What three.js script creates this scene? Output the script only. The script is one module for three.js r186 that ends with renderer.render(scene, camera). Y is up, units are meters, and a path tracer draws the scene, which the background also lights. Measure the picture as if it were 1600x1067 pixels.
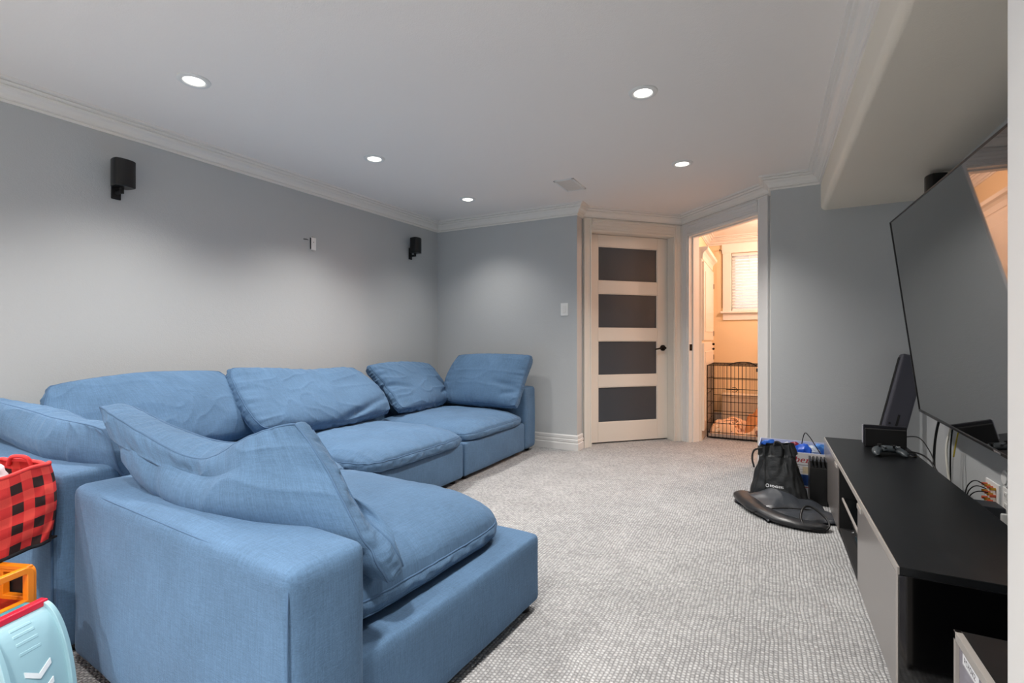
import * as THREE from 'three';
import { RoundedBoxGeometry } from 'three/addons/geometries/RoundedBoxGeometry.js';
import { mergeGeometries, mergeVertices, toCreasedNormals } from 'three/addons/utils/BufferGeometryUtils.js';
import { ImprovedNoise } from 'three/addons/math/ImprovedNoise.js';
import { RectAreaLightUniformsLib } from 'three/addons/lights/RectAreaLightUniformsLib.js';

// ------------------------------------------------------------------ camera, sky, exposure
const scene = new THREE.Scene();
const EYE = 1.03, FOCAL = 761, W = 1600, H = 1067;
const camera = new THREE.PerspectiveCamera(2 * Math.atan(H / 2 / FOCAL) * 180 / Math.PI, W / H, 0.02, 60);
camera.position.set(0, EYE, 0);
camera.rotation.y = 27.85 * Math.PI / 180;
camera.setViewOffset(W, H, 0, 2, W, H);
scene.add(camera);
const renderer = new THREE.WebGLRenderer({ antialias: true });
renderer.shadowMap.enabled = true;
renderer.outputColorSpace = THREE.SRGBColorSpace;
renderer.toneMapping = THREE.LinearToneMapping;
renderer.toneMappingExposure = 1.0;
scene.background = new THREE.Color(0.82, 0.9, 1.0);
scene.backgroundIntensity = 2.4;
const POT_INTENSITY = 10.5, POT_ANGLE = 61, POT_COLOR = 0xfffaf5;
const REAR = 2.4, LEVELS = [1.08, 1.08, 0.42, 1.02, 1.25, 0.4, 0.9, 3.1, 3.8, 1.4];
const WARM_INTENSITY = 3.8, WARM_COLOR = 0xffd3be;
RectAreaLightUniformsLib.init();

// ------------------------------------------------------------------ helpers
const V3 = (x, y, z) => new THREE.Vector3(x, y, z);
const noiseGen = new ImprovedNoise();
const noise = (x, y, z) => noiseGen.noise(x + 100.31, y + 57.73, z + 31.17);
function rng(seed) { let s = seed >>> 0; return () => { s = (s + 0x6d2b79f5) | 0; let t = Math.imul(s ^ (s >>> 15), 1 | s); t = (t + Math.imul(t ^ (t >>> 7), 61 | t)) ^ t; return ((t ^ (t >>> 14)) >>> 0) / 4294967296; }; }
const used = new Map();
function numbered(name) { const n = used.get(name) ?? 0; used.set(name, n + 1); return n ? name + '_' + String(n).padStart(3, '0') : name; }
function boxUV(g) {               // uv in metres, by the dominant axis of each triangle
  const q = g.index ? g.toNonIndexed() : g, p = q.attributes.position, uv = new Float32Array(p.count * 2);
  const a = V3(), b = V3(), c = V3(), n = V3();
  for (let i = 0; i < p.count; i += 3) {
    a.fromBufferAttribute(p, i); b.fromBufferAttribute(p, i + 1); c.fromBufferAttribute(p, i + 2);
    n.copy(b).sub(a).cross(c.clone().sub(a));
    const x = Math.abs(n.x), y = Math.abs(n.y), z = Math.abs(n.z);
    [a, b, c].forEach((v, k) => {
      const [s, t] = y >= x && y >= z ? [v.x, v.z] : x >= z ? [v.z, v.y] : [v.x, v.y];
      uv[(i + k) * 2] = s; uv[(i + k) * 2 + 1] = t;
    });
  }
  q.setAttribute('uv', new THREE.BufferAttribute(uv, 2));
  return q;
}
function join(list) {
  if (!Array.isArray(list)) return list;
  if (list.length === 1) return list[0];
  return mergeGeometries(list.map((g) => {
    let q = g.index ? g.toNonIndexed() : g.clone();
    for (const k of Object.keys(q.attributes)) if (!['position', 'normal', 'uv'].includes(k)) q.deleteAttribute(k);
    if (!q.attributes.uv) q.setAttribute('uv', new THREE.BufferAttribute(new Float32Array(q.attributes.position.count * 2), 2));
    return q;
  }));
}
function mesh(name, geo, material, parent = scene) {
  const m = new THREE.Mesh(join(geo), material);
  m.name = parent === scene ? numbered(name) : name;
  m.castShadow = m.receiveShadow = true;
  parent.add(m);
  return m;
}
function struct(name, geo, material, parent = scene) { const m = mesh(name, geo, material, parent); if (parent === scene) m.userData.kind = 'structure'; return m; }
function tag(o, label, category, group) { o.userData.label = label; o.userData.category = category; if (group) o.userData.group = group; return o; }
function thing(name, label, category, pos = [0, 0, 0], turn = 0, group) {
  const g = new THREE.Group(); g.name = numbered(name); scene.add(g);
  g.position.set(...pos); g.rotation.y = turn;
  return tag(g, label, category, group);
}
const rb = (w, h, d, r = 0.003, s = 2) => new RoundedBoxGeometry(w, h, d, s, Math.min(r, w / 2.01, h / 2.01, d / 2.01));
const box = (x0, x1, y0, y1, z0, z1, r = 0.003, s = 2) => boxUV(rb(x1 - x0, y1 - y0, z1 - z0, r, s).translate((x0 + x1) / 2, (y0 + y1) / 2, (z0 + z1) / 2));
const sharp = (x0, x1, y0, y1, z0, z1) => boxUV(new THREE.BoxGeometry(x1 - x0, y1 - y0, z1 - z0).translate((x0 + x1) / 2, (y0 + y1) / 2, (z0 + z1) / 2));
function prism(pts, y0, y1) {     // plan polygon of [x, z] pulled up from y0 to y1
  const s = new THREE.Shape(pts.map(([x, z]) => new THREE.Vector2(x, -z)));
  return boxUV(new THREE.ExtrudeGeometry(s, { depth: y1 - y0, bevelEnabled: false }).rotateX(-Math.PI / 2).translate(0, y0, 0));
}
function tube(pts, r, seg = 40, rad = 8, closed = false) { return new THREE.TubeGeometry(new THREE.CatmullRomCurve3(pts.map((p) => (p.isVector3 ? p : V3(...p))), closed), seg, r, rad, closed); }
function rod(a, b, r, rad = 8) {
  const p = V3(...a), q = V3(...b), d = q.clone().sub(p), g = new THREE.CylinderGeometry(r, r, d.length(), rad);
  g.applyQuaternion(new THREE.Quaternion().setFromUnitVectors(V3(0, 1, 0), d.normalize()));
  return g.translate((p.x + q.x) / 2, (p.y + q.y) / 2, (p.z + q.z) / 2);
}
function cyl(r, h, x, y, z, axis = 'y', rad = 28) {
  const g = new THREE.CylinderGeometry(r, r, h, rad);
  if (axis === 'x') g.rotateZ(Math.PI / 2); if (axis === 'z') g.rotateX(Math.PI / 2);
  return g.translate(x, y, z);
}
const lathe = (pts, seg = 48) => new THREE.LatheGeometry(pts.map(([x, y]) => new THREE.Vector2(x, y)), seg);

// a moulding swept along a plan path with mitred corners: one geometry per run; room on the right of the path
function mouldings(path, profile, fromTop) {
  const n = path.slice(0, -1).map(([x, z], i) => { const dx = path[i + 1][0] - x, dz = path[i + 1][1] - z, l = Math.hypot(dx, dz); return [-dz / l, dx / l]; });
  const mit = path.map((_, i) => {
    if (i === 0) return n[0]; if (i === path.length - 1) return n[n.length - 1];
    const a = n[i - 1], b = n[i], k = 1 + a[0] * b[0] + a[1] * b[1];
    return [(a[0] + b[0]) / k, (a[1] + b[1]) / k];
  });
  const prof = [...profile, profile[0]];
  return n.map((_, i) => {
    const pos = [], at = (e, [p, q]) => [path[e][0] + mit[e][0] * p, fromTop - q, path[e][1] + mit[e][1] * p];
    for (let k = 0; k < prof.length - 1; k++) {
      const a = at(i, prof[k]), b = at(i + 1, prof[k]), c = at(i + 1, prof[k + 1]), d = at(i, prof[k + 1]);
      pos.push(...a, ...b, ...c, ...a, ...c, ...d);
    }
    for (const e of [i, i + 1]) {
      const tri = THREE.ShapeUtils.triangulateShape(profile.map(([p, q]) => new THREE.Vector2(p, q)), []);
      for (const t of tri) for (const k of t) pos.push(...at(e, profile[k]));
    }
    const g = new THREE.BufferGeometry();
    g.setAttribute('position', new THREE.Float32BufferAttribute(pos, 3));
    g.computeVertexNormals();
    return boxUV(g);
  });
}

// ------------------------------------------------------------------ textures
function dataTex(size, fn, { srgb = false, mpt = 1 } = {}) {      // mpt: metres per tile, for uv in metres
  const d = new Uint8Array(size * size * 4);
  for (let y = 0; y < size; y++) for (let x = 0; x < size; x++) {
    const v = fn(x / size, y / size, x, y), o = (y * size + x) * 4;
    const [r, g, b] = Array.isArray(v) ? v : [v, v, v];
    d[o] = Math.max(0, Math.min(255, r * 255)); d[o + 1] = Math.max(0, Math.min(255, g * 255)); d[o + 2] = Math.max(0, Math.min(255, b * 255)); d[o + 3] = 255;
  }
  const t = new THREE.DataTexture(d, size, size);
  t.wrapS = t.wrapT = THREE.RepeatWrapping; t.magFilter = THREE.LinearFilter; t.minFilter = THREE.LinearMipmapLinearFilter; t.generateMipmaps = true;
  if (srgb) t.colorSpace = THREE.SRGBColorSpace;
  t.repeat.set(1 / mpt, 1 / mpt); t.needsUpdate = true;
  return t;
}
function canvasTex(w, h, draw, srgb = true) {
  const c = document.createElement('canvas'); c.width = w; c.height = h;
  draw(c.getContext('2d'), w, h);
  const t = new THREE.CanvasTexture(c); if (srgb) t.colorSpace = THREE.SRGBColorSpace;
  t.anisotropy = 8; return t;
}
const tileNoise = (seed, n) => { const r = rng(seed), g = Array.from({ length: n * n }, () => r()); return (u, v) => { const x = ((u * n) % n + n) % n, y = ((v * n) % n + n) % n, i = Math.floor(x), j = Math.floor(y), f = x - i, e = y - j, s = (t) => t * t * (3 - 2 * t), a = (p, q) => g[(q % n) * n + (p % n)]; return THREE.MathUtils.lerp(THREE.MathUtils.lerp(a(i, j), a(i + 1, j), s(f)), THREE.MathUtils.lerp(a(i, j + 1), a(i + 1, j + 1), s(f)), s(e)); }; };

// looped carpet: rows of loops, each about 11 mm, with a tone of its own
const LOOPS = 60;
const loopTone = (() => { const r = rng(5); return Array.from({ length: LOOPS * LOOPS }, () => r()); })();
const fibre = tileNoise(9, 256), blot = tileNoise(10, 7);
const drift = tileNoise(11, 14), drift2 = tileNoise(12, 14);
function loopAt(u, v) {
  u += 0.010 * (drift(u, v) - 0.5) + 1; v += 0.012 * (drift2(u, v) - 0.5) + 1; u -= Math.floor(u); v -= Math.floor(v);
  const row = Math.floor(u * LOOPS) % LOOPS, x = u * LOOPS - Math.floor(u * LOOPS);
  const vv = v * LOOPS + (row % 2) * 0.5 + 0.35 * loopTone[row * 7 % 500], k = ((Math.floor(vv) % LOOPS) + LOOPS) % LOOPS, y = vv - Math.floor(vv);
  const t = loopTone[row * LOOPS + k], h = Math.pow(Math.max(0, Math.sin(Math.PI * x)), 0.6) * Math.pow(Math.max(0, Math.sin(Math.PI * y)), 0.55) * (0.65 + 0.35 * t);
  return [h, t];
}
const carpetBump = dataTex(1024, (u, v) => { const [h] = loopAt(u, v); return 0.12 + 0.75 * h + 0.13 * fibre(u, v); }, { mpt: 0.8 });
const carpetMap = dataTex(1024, (u, v) => {
  const [h, t] = loopAt(u, v), k = 0.575 + 0.21 * h + 0.12 * (t - 0.5) + 0.06 * (fibre(u, v) - 0.5) + 0.05 * (blot(u, v) - 0.5), w = t > 0.8 ? 0.94 : 1;
  return [k * w * 0.985, k * w * 0.985, k * w * 0.985];
}, { srgb: true, mpt: 0.8 });
// woven upholstery: fine vertical slubs crossed by weft
const slub = tileNoise(21, 200), weft = tileNoise(22, 180), cloud = tileNoise(23, 5);
const weave = (u, v) => 0.5 + 0.30 * (slub(u, v * 0.09) - 0.5) + 0.22 * (weft(u * 0.12, v) - 0.5) + 0.3 * (tileFine(u, v) - 0.5);
const tileFine = tileNoise(24, 256);
const fabricMap = dataTex(1024, (u, v) => { const k = 0.87 + 0.22 * (weave(u, v) - 0.5) + 0.05 * (cloud(u, v) - 0.5); return [k * 0.99, k, k]; }, { srgb: true, mpt: 0.5 });
const fabricBump = dataTex(512, (u, v) => weave(u, v), { mpt: 0.25 });
const paintGrain = tileNoise(31, 128), paintCoarse = tileNoise(32, 24);
const paintBump = dataTex(512, (u, v) => 0.6 * paintGrain(u, v) + 0.4 * paintCoarse(u, v), { mpt: 0.5 });
const speck = (() => { const r = rng(77), a = Array.from({ length: 90 }, () => [r(), r(), 0.0006 + r() * 0.0016, 0.25 + 0.5 * r()]); return (u, v) => { let k = 0; for (const [x, y, s, w] of a) { const d = Math.hypot(x - u, (y - v) * 1.4); if (d < s) k = Math.max(k, w); } return k; }; })();
const dustyBlack = dataTex(512, (u, v) => { const k = 0.072 + 0.03 * (fibre(u, v) - 0.5) + 0.02 * (paintCoarse(u, v) - 0.5) + 0.4 * speck(u, v); return [k * 0.92, k * 1.04, k * 1.16]; }, { srgb: true, mpt: 0.9 });

// ------------------------------------------------------------------ materials
const std = (color, roughness = 0.6, extra = {}) => new THREE.MeshStandardMaterial({ color, roughness, ...extra });
const phys = (color, roughness = 0.6, extra = {}) => new THREE.MeshPhysicalMaterial({ color, roughness, ...extra });
const paint = (color, roughness = 0.75) => std(color, roughness, { bumpMap: paintBump, bumpScale: 0.0006 });
const M = {
  wall: paint(0xbcbfc0, 0.62), wallWarm: paint(0xf0e7d7, 0.62), ceiling: paint(0xf5f0eb, 0.85), trim: std(0xedeae4, 0.42), trimCool: std(0xdedddb, 0.42), door: std(0xe3ddd3, 0.45),
  laundry: paint(0xecd6b0, 0.7), laundryCeil: paint(0xe6e0d8, 0.85), dark: std(0x2a2a2c, 0.9),
  carpet: std(0xffffff, 0.95, { map: carpetMap, bumpMap: carpetBump, bumpScale: 0.008 }),
  fabric: phys(0x6183a7, 0.92, { map: fabricMap, bumpMap: fabricBump, bumpScale: 0.0009, sheen: 0.35, sheenColor: new THREE.Color(0.5, 0.62, 0.8), sheenRoughness: 0.5 }),
  seam: phys(0x4d6a8a, 0.95),
  foot: std(0x151515, 0.5), smoke: phys(0x3f464e, 0.4), bronze: std(0x1d1815, 0.35, { metalness: 0.8 }),
  black: std(0x0b0b0c, 0.38), blackMatte: std(0x101011, 0.75), blackGloss: phys(0x060607, 0.12, { clearcoat: 1, clearcoatRoughness: 0.05 }), screen: phys(0x050506, 0.03, { ior: 2.0, clearcoat: 0.8, clearcoatRoughness: 0.02 }),
  white: std(0xe9e9e6, 0.45), whitePlate: std(0xf0f0ee, 0.35), top: std(0xffffff, 0.34, { map: dustyBlack }),
  front: phys(0x7d7773, 0.36, { ior: 1.6, clearcoat: 0.8, clearcoatRoughness: 0.28 }), frontEdge: std(0xa9a39d, 0.45), handle: std(0xd4d0ca, 0.3, { metalness: 0.6 }),
  wire: std(0x171312, 0.45, { metalness: 0.4 }), cableBlack: std(0x0e0e0f, 0.5), cableWhite: std(0xe4e1d6, 0.5), cableYellow: std(0xc9b13a, 0.5),
  chrome: std(0xc8c8c8, 0.2, { metalness: 1 }), gold: std(0xc99a3a, 0.3, { metalness: 0.9 }),
};

// ------------------------------------------------------------------ room shell
const CEIL = 2.3, SLAB = 0.16;
const LEFT = [[-3.187, -4.3], [-3.418, 1.7]];
struct('floor', prism([[-3.7, 1.9], [-3.7, -6.75], [1.6, -6.75], [1.6, 1.9]], -0.14, 0), M.carpet);
struct('ceiling', prism([[-3.7, 1.9], [-3.7, -6.75], [1.6, -6.75], [1.6, 1.9]], CEIL, CEIL + 0.15), M.ceiling);
struct('wall_left', prism([[-3.187, -4.3], [-3.418, 1.7], [-3.6, 1.7], [-3.4, -4.46], [-3.187, -4.46]], 0, CEIL), M.wall);
struct('wall_back_left', prism([[-3.187, -4.3], [-1.587, -4.3], [-1.587, -4.46], [-3.187, -4.46]], 0, CEIL), M.wall);
struct('wall_back_right', prism([[0.01, -4.3], [1.08, -4.3], [1.08, -4.46], [0.01, -4.46]], 0, CEIL), M.wall);
struct('wall_right', prism([[0.92, -4.3], [1.08, -4.3], [1.08, 1.7], [0.92, 1.7]], 0, CEIL), M.wall);
struct('wall_near', prism([[0.30, -0.7], [0.92, -0.7], [0.92, -0.84], [0.30, -0.84]], 0, CEIL), M.wall);
struct('wall_front', prism([[-3.6, 1.7], [1.08, 1.7], [1.08, 1.86], [-3.6, 1.86]], 0, CEIL), M.wall);
struct('wall_closet', prism([[-1.95, -4.46], [-1.83, -4.46], [-1.83, -6.6], [-1.95, -6.6]], 0, CEIL), M.dark);
struct('wall_laundry_left', prism([[-0.80, -5.33], [-0.68, -5.33], [-0.68, -6.5], [-0.80, -6.5]], 0, CEIL), M.laundry);
struct('wall_laundry_right', prism([[1.25, -4.46], [1.41, -4.46], [1.41, -6.6], [1.25, -6.6]], 0, CEIL), M.laundry);
struct('wall_laundry_front', prism([[0.1, -4.46], [1.25, -4.46], [1.25, -4.49], [0.13, -4.49]], 0, CEIL), M.laundry);
// soffit along the right wall with a rounded lower edge
{
  const s = new THREE.Shape(), r = 0.035;
  s.moveTo(0.34, CEIL); s.lineTo(0.34, 2.0 + r); s.absarc(0.34 + r, 2.0 + r, r, Math.PI, 1.5 * Math.PI, false); s.lineTo(0.92, 2.0); s.lineTo(0.92, CEIL);
  struct('ceiling_bulkhead', boxUV(new THREE.ExtrudeGeometry(s, { depth: 6.0, bevelEnabled: false, curveSegments: 10 }).translate(0, 0, -4.3)), M.wallWarm);
}
// wall local frames: x along the wall, y up, z towards the room
function frame(x, z, turn) { return (o) => { o.position.set(x, 0, z); o.rotation.y = turn; return o; }; }
const atDoor = frame(-1.587, -4.46, Math.PI / 4), atOpening = frame(-0.794, -5.256, -Math.PI / 4);
function wallWithHole(len, h0, h1, top, thick) {
  const s = new THREE.Shape([[0, 0], [h0, 0], [h0, top], [h1, top], [h1, 0], [len, 0], [len, CEIL], [0, CEIL]].map(([x, y]) => new THREE.Vector2(x, y)));
  return boxUV(new THREE.ExtrudeGeometry(s, { depth: thick, bevelEnabled: false }).translate(0, 0, -thick));
}
const DW = 1.122, D0 = 0.0905, D1 = 1.019, DT = 2.09;
atDoor(struct('wall_door', wallWithHole(DW, D0, D1, DT, 0.13), M.trim));
const OW = 1.137, O0 = 0.093, O1 = 1.015, OT = 2.09;
atOpening(struct('wall_doorway', wallWithHole(OW, O0, O1, OT, 0.12), M.trim));

// crown and base mouldings
const CROWN = [[0, 0], [0, 0.104], [0.009, 0.104], [0.010, 0.092], [0.006, 0.088], [0.018, 0.083], [0.022, 0.068], [0.034, 0.054], [0.048, 0.046], [0.052, 0.036], [0.048, 0.031], [0.062, 0.028], [0.066, 0.019], [0.062, 0.015], [0.082, 0.012], [0.084, 0]];
mouldings([[...LEFT[1]], [...LEFT[0]], [-1.587, -4.3], [-1.587, -4.46], [-0.794, -5.256], [0.01, -4.452], [0.01, -4.3], [0.34, -4.3], [0.34, 1.7]], CROWN, CEIL).forEach((g, i) => struct('trim_' + (i + 1), g, M.trim));
mouldings([[-0.68, -5.3], [-0.68, -6.5], [1.25, -6.5]], CROWN, CEIL).forEach((g, i) => struct('trim_' + (20 + i), g, M.laundryCeil));
const BASE = [[0, 0], [0.019, 0], [0.019, 0.062], [0.0165, 0.066], [0.012, 0.068], [0.012, 0.072], [0.016, 0.076], [0.016, 0.098], [0.013, 0.101], [0.009, 0.102], [0.009, 0.106], [0.012, 0.110], [0.012, 0.132], [0.008, 0.14], [0, 0.14]].map(([p, y]) => [p, -y]);
[['left', [[...LEFT[1]], [...LEFT[0]]]], ['back_left', [[...LEFT[0]], [-1.587, -4.3], [-1.587, -4.44]]], ['back_right', [[0.01, -4.44], [0.01, -4.3], [0.92, -4.3], [0.92, -0.84]]], ['laundry', [[-0.68, -6.32], [-0.68, -6.5], [1.25, -6.5]]]]
  .forEach(([n, p]) => struct('baseboard_' + n, mouldings(p, BASE, 0), M.trimCool));

// fluted casings: profile across the width, drawn out along the leg
function casing(w, len) {
  const pr = [[0, 0], [0, 0.012], [0.008, 0.017], [0.016, 0.012], [0.03, 0.012], [0.033, 0.016], [w * 0.5, 0.016], [w * 0.5 + 0.004, 0.02], [w - 0.024, 0.02], [w - 0.02, 0.03], [w - 0.004, 0.03], [w, 0.026], [w, 0]];
  const s = new THREE.Shape(pr.map(([x, z]) => new THREE.Vector2(x, -z)));
  return boxUV(new THREE.ExtrudeGeometry(s, { depth: len, bevelEnabled: false }).rotateX(-Math.PI / 2));   // x across, y along, z proud
}
function casingSet(place, n, w, x0, x1, top, head, m) {
  const left = casing(w[0], top + head).scale(-1, 1, 1); left.index || flip(left); left.translate(x0, 0, 0);
  place(struct('trim_' + n, left, m));
  place(struct('trim_' + (n + 1), casing(w[1], top + head).translate(x1, 0, 0), m));
  const hd = casing(head, x1 - x0).rotateZ(Math.PI / 2).scale(1, 1, 1).translate(x1, top, 0);   // across -> up, along -> -x
  place(struct('trim_' + (n + 2), hd, m));
}
function flip(g) { const p = g.attributes; for (const k of Object.keys(p)) { const a = p[k], s = a.itemSize; for (let i = 0; i < a.count; i += 3) for (let c = 0; c < s; c++) { const t = a.array[(i + 1) * s + c]; a.array[(i + 1) * s + c] = a.array[(i + 2) * s + c]; a.array[(i + 2) * s + c] = t; } } return g; }
casingSet(atDoor, 30, [0.088, 0.1], D0, D1, DT, 0.108, M.door);
casingSet(atOpening, 34, [0.09, 0.118], O0, O1, OT, 0.108, M.trimCool);
// jamb linings
atDoor(struct('trim_38', [sharp(D0 - 0.01, D0 + 0.003, 0, DT, -0.129, 0.002), sharp(D1 - 0.003, D1 + 0.01, 0, DT, -0.129, 0.002), sharp(D0, D1, DT - 0.003, DT + 0.01, -0.129, 0.002)], M.door));
{
  const j = atOpening(struct('trim_39', [sharp(O0, O0 + 0.018, 0, OT, -0.12, 0.002), sharp(O1 - 0.012, O1, 0, OT, -0.12, 0.002), sharp(O0, O1, OT - 0.014, OT, -0.12, 0.002),
    box(O0 + 0.018, O0 + 0.03, 0, OT - 0.014, -0.075, -0.04), box(O0 + 0.03, O1 - 0.012, OT - 0.026, OT - 0.014, -0.075, -0.04)], M.trim));
  mesh('strike_plate', box(O0 + 0.017, O0 + 0.0205, 0.925, 0.99, -0.036, -0.006, 0.002), M.bronze, j);
}
struct('trim_40', [box(0.272, 0.302, 0, CEIL, -0.86, -0.68, 0.006), box(0.302, 0.4, 0, CEIL, -0.862, -0.84, 0.006)], M.trimCool);

// panelled door: stiles, rails, four dark panes, lever
{
  const d = new THREE.Group(); d.name = 'door_1'; d.userData.kind = 'structure'; scene.add(d); atDoor(d);
  const a = D0 + 0.004, b = D1 - 0.004, z0 = -0.135, z1 = -0.099, st = 0.119;
  mesh('stile', box(a, a + st, 0.012, 2.083, z0, z1), M.door, d); mesh('stile', box(b - st, b, 0.012, 2.083, z0, z1), M.door, d);
  const panes = [[0.205, 0.563], [0.677, 1.025], [1.149, 1.498], [1.621, 1.968]];
  let y = 0.012;
  for (const [p, q] of panes) { mesh('rail', box(a + st, b - st, y, p, z0, z1), M.door, d); y = q; }
  mesh('rail', box(a + st, b - st, y, 2.083, z0, z1), M.door, d);
  for (const [p, q] of panes) {
    const pane = mesh('pane', sharp(a + st - 0.004, b - st + 0.004, p - 0.004, q + 0.004, -0.12, -0.114), M.smoke, d);
    mesh('glazing_bead', [box(a + st, a + st + 0.008, p, q, -0.115, -0.102), box(b - st - 0.008, b - st, p, q, -0.115, -0.102), box(a + st, b - st, p, p + 0.008, -0.115, -0.102), box(a + st, b - st, q - 0.008, q, -0.115, -0.102)], M.door, pane);
  }
  const hx = b - 0.06, hy = 0.95;
  const h = mesh('door_handle', [cyl(0.03, 0.012, hx, hy, z1 + 0.006, 'z'), cyl(0.011, 0.05, hx, hy, z1 + 0.03, 'z'), tube([[hx, hy, z1 + 0.055], [hx - 0.03, hy + 0.008, z1 + 0.058], [hx - 0.07, hy - 0.004, z1 + 0.056], [hx - 0.115, hy - 0.012, z1 + 0.05]], 0.008, 24, 10)], M.bronze, d);
  h.userData.label = 'dark bronze lever handle';
}

// ------------------------------------------------------------------ laundry: back wall with window
{
  const s = new THREE.Shape([[-1.95, 0], [1.41, 0], [1.41, CEIL], [-1.95, CEIL]].map(([x, y]) => new THREE.Vector2(x, y)));
  const X0 = -0.41, X1 = 0.42, Y0 = 1.385, Y1 = 2.09;
  s.holes.push(new THREE.Path([[X0, Y0], [X0, Y1], [X1, Y1], [X1, Y0]].map(([x, y]) => new THREE.Vector2(x, y))));
  struct('wall_laundry_back', boxUV(new THREE.ExtrudeGeometry(s, { depth: 0.16, bevelEnabled: false }).translate(0, 0, -6.66)), M.laundry);
  const w = new THREE.Group(); w.name = 'window_1'; w.userData.kind = 'structure'; scene.add(w); w.position.set(0, 0, -6.5);
  mesh('window_casing', [box(X0 - 0.095, X0, Y0 - 0.01, Y1 + 0.005, -0.005, 0.022), box(X1, X1 + 0.095, Y0 - 0.01, Y1 + 0.005, -0.005, 0.022), box(X0 - 0.105, X1 + 0.105, Y1, Y1 + 0.11, -0.005, 0.026)], M.trim, w);
  mesh('window_sill', box(X0 - 0.12, X1 + 0.12, Y0 - 0.028, Y0, -0.1, 0.05, 0.006), M.trim, w);
  mesh('window_apron', box(X0 - 0.095, X1 + 0.095, Y0 - 0.11, Y0 - 0.028, -0.005, 0.018), M.trim, w);
  mesh('window_frame', [box(X0, X0 + 0.04, Y0, Y1, -0.14, -0.08), box(X1 - 0.04, X1, Y0, Y1, -0.14, -0.08), box(X0, X1, Y0, Y0 + 0.04, -0.14, -0.08), box(X0, X1, Y1 - 0.04, Y1, -0.14, -0.08), box(-0.02, 0.02, Y0, Y1, -0.135, -0.085)], M.white, w);
  mesh('window_pane', sharp(X0 + 0.03, X1 - 0.03, Y0 + 0.03, Y1 - 0.03, -0.112, -0.108), phys(0xffffff, 0.02, { transmission: 1 }), w);
  // blind
  const slatM = phys(0xf4f2ee, 0.6, { transmission: 0.35 });
  const bl = thing('window_blind', 'white slatted blind lowered over the small laundry room window', 'blind', [0, 0, -6.5]);
  mesh('headrail', box(X0 + 0.006, X1 - 0.006, Y1 - 0.035, Y1 - 0.002, -0.06, -0.02), M.white, bl);
  const slat = box(X0 + 0.008, X1 - 0.008, -0.0012, 0.0012, -0.022, 0.022, 0.001, 1).rotateX(0.95);
  for (let y = Y0 + 0.03, k = 0; y < Y1 - 0.045; y += 0.036, k++) { const m = mesh('slat', slat, slatM, bl); m.position.set(0, y, -0.04); }
  mesh('bottom_rail', box(X0 + 0.008, X1 - 0.008, Y0 + 0.003, Y0 + 0.016, -0.06, -0.022), M.white, bl);
  for (const x of [X0 + 0.12, X1 - 0.12]) mesh('ladder_cord', rod([x, Y0 + 0.01, -0.012], [x, Y1 - 0.03, -0.012], 0.0012, 5), M.white, bl);
  mesh('tilt_wand', rod([X0 + 0.2, Y1 - 0.24, -0.008], [X0 + 0.2, Y1 - 0.04, -0.012], 0.003, 6), M.white, bl);
  tag(mesh('curtain_rod', [rod([X0 - 0.13, 2.135, -6.5], [X0 - 0.125, 2.13, -6.43], 0.006), tube([[X0 - 0.125, 2.13, -6.43], [X0 - 0.105, 2.12, -6.425], [X0 - 0.1, 2.09, -6.425], [X0 - 0.1, 1.42, -6.445]], 0.003, 30, 6)], M.bronze), 'thin dark cable hooked down the wall beside the laundry window', 'cable').name = 'wall_cable';
}
// tall built-in cupboard with a crown cap
{
  const c = thing('linen_cupboard', 'tall white cupboard with a crown cap along the laundry wall', 'cupboard', [-0.676, 0, 0]);
  const fx = 0.066, wm = std(0xefe6d8, 0.3);
  mesh('carcass', box(0.0, fx, 0, 1.87, -6.3, -5.3), wm, c);
  mesh('crown_cap', mouldings([[fx, -5.3], [fx, -6.3]], [[0, 0], [0, 0.12], [0.008, 0.12], [0.012, 0.07], [0.03, 0.045], [0.055, 0.03], [0.06, 0.0]], 1.985).map((g) => g), wm, c);
  mesh('cap_board', box(0, fx + 0.005, 1.87, 1.985, -6.3, -5.3), wm, c);
  for (const [y0, y1, n] of [[1.03, 1.84, 0], [0.1, 1.0, 1]]) {
    const d = mesh('cupboard_door', [box(fx, fx + 0.02, y0, y1, -6.28, -5.33), box(fx + 0.018, fx + 0.026, y0 + 0.09, y1 - 0.09, -6.18, -5.43, 0.006)], wm, c);
    mesh('hinge', box(fx + 0.018, fx + 0.026, y1 - 0.2, y1 - 0.14, -6.285, -6.262), M.bronze, d);
    mesh('hinge', box(fx + 0.018, fx + 0.026, y0 + 0.05, y0 + 0.11, -6.285, -6.262), M.bronze, d);
    mesh('knob', new THREE.SphereGeometry(0.014, 16, 12).translate(fx + 0.036, n ? 0.93 : 0.985, -6.1), M.bronze, d);
  }
}
// warm ceiling lamp of the laundry
{
  const l = thing('flush_lamp', 'warm round ceiling lamp in the laundry room', 'ceiling lamp', [0.45, CEIL, -5.6]);
  mesh('lamp_base', lathe([[0, 0], [0.15, 0], [0.15, -0.02], [0.14, -0.03], [0, -0.03]]), M.white, l);
  mesh('lamp_shade', lathe([[0, -0.11], [0.06, -0.105], [0.11, -0.085], [0.14, -0.05], [0.142, -0.03]]), std(0xffe6c0, 0.6, { emissive: 0xffb060, emissiveIntensity: 1.2 }), l);
  const p = new THREE.PointLight(WARM_COLOR, WARM_INTENSITY, 0, 2); p.position.set(0, -0.17, 0); p.castShadow = true; p.shadow.radius = 4; l.add(p);
}

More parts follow.
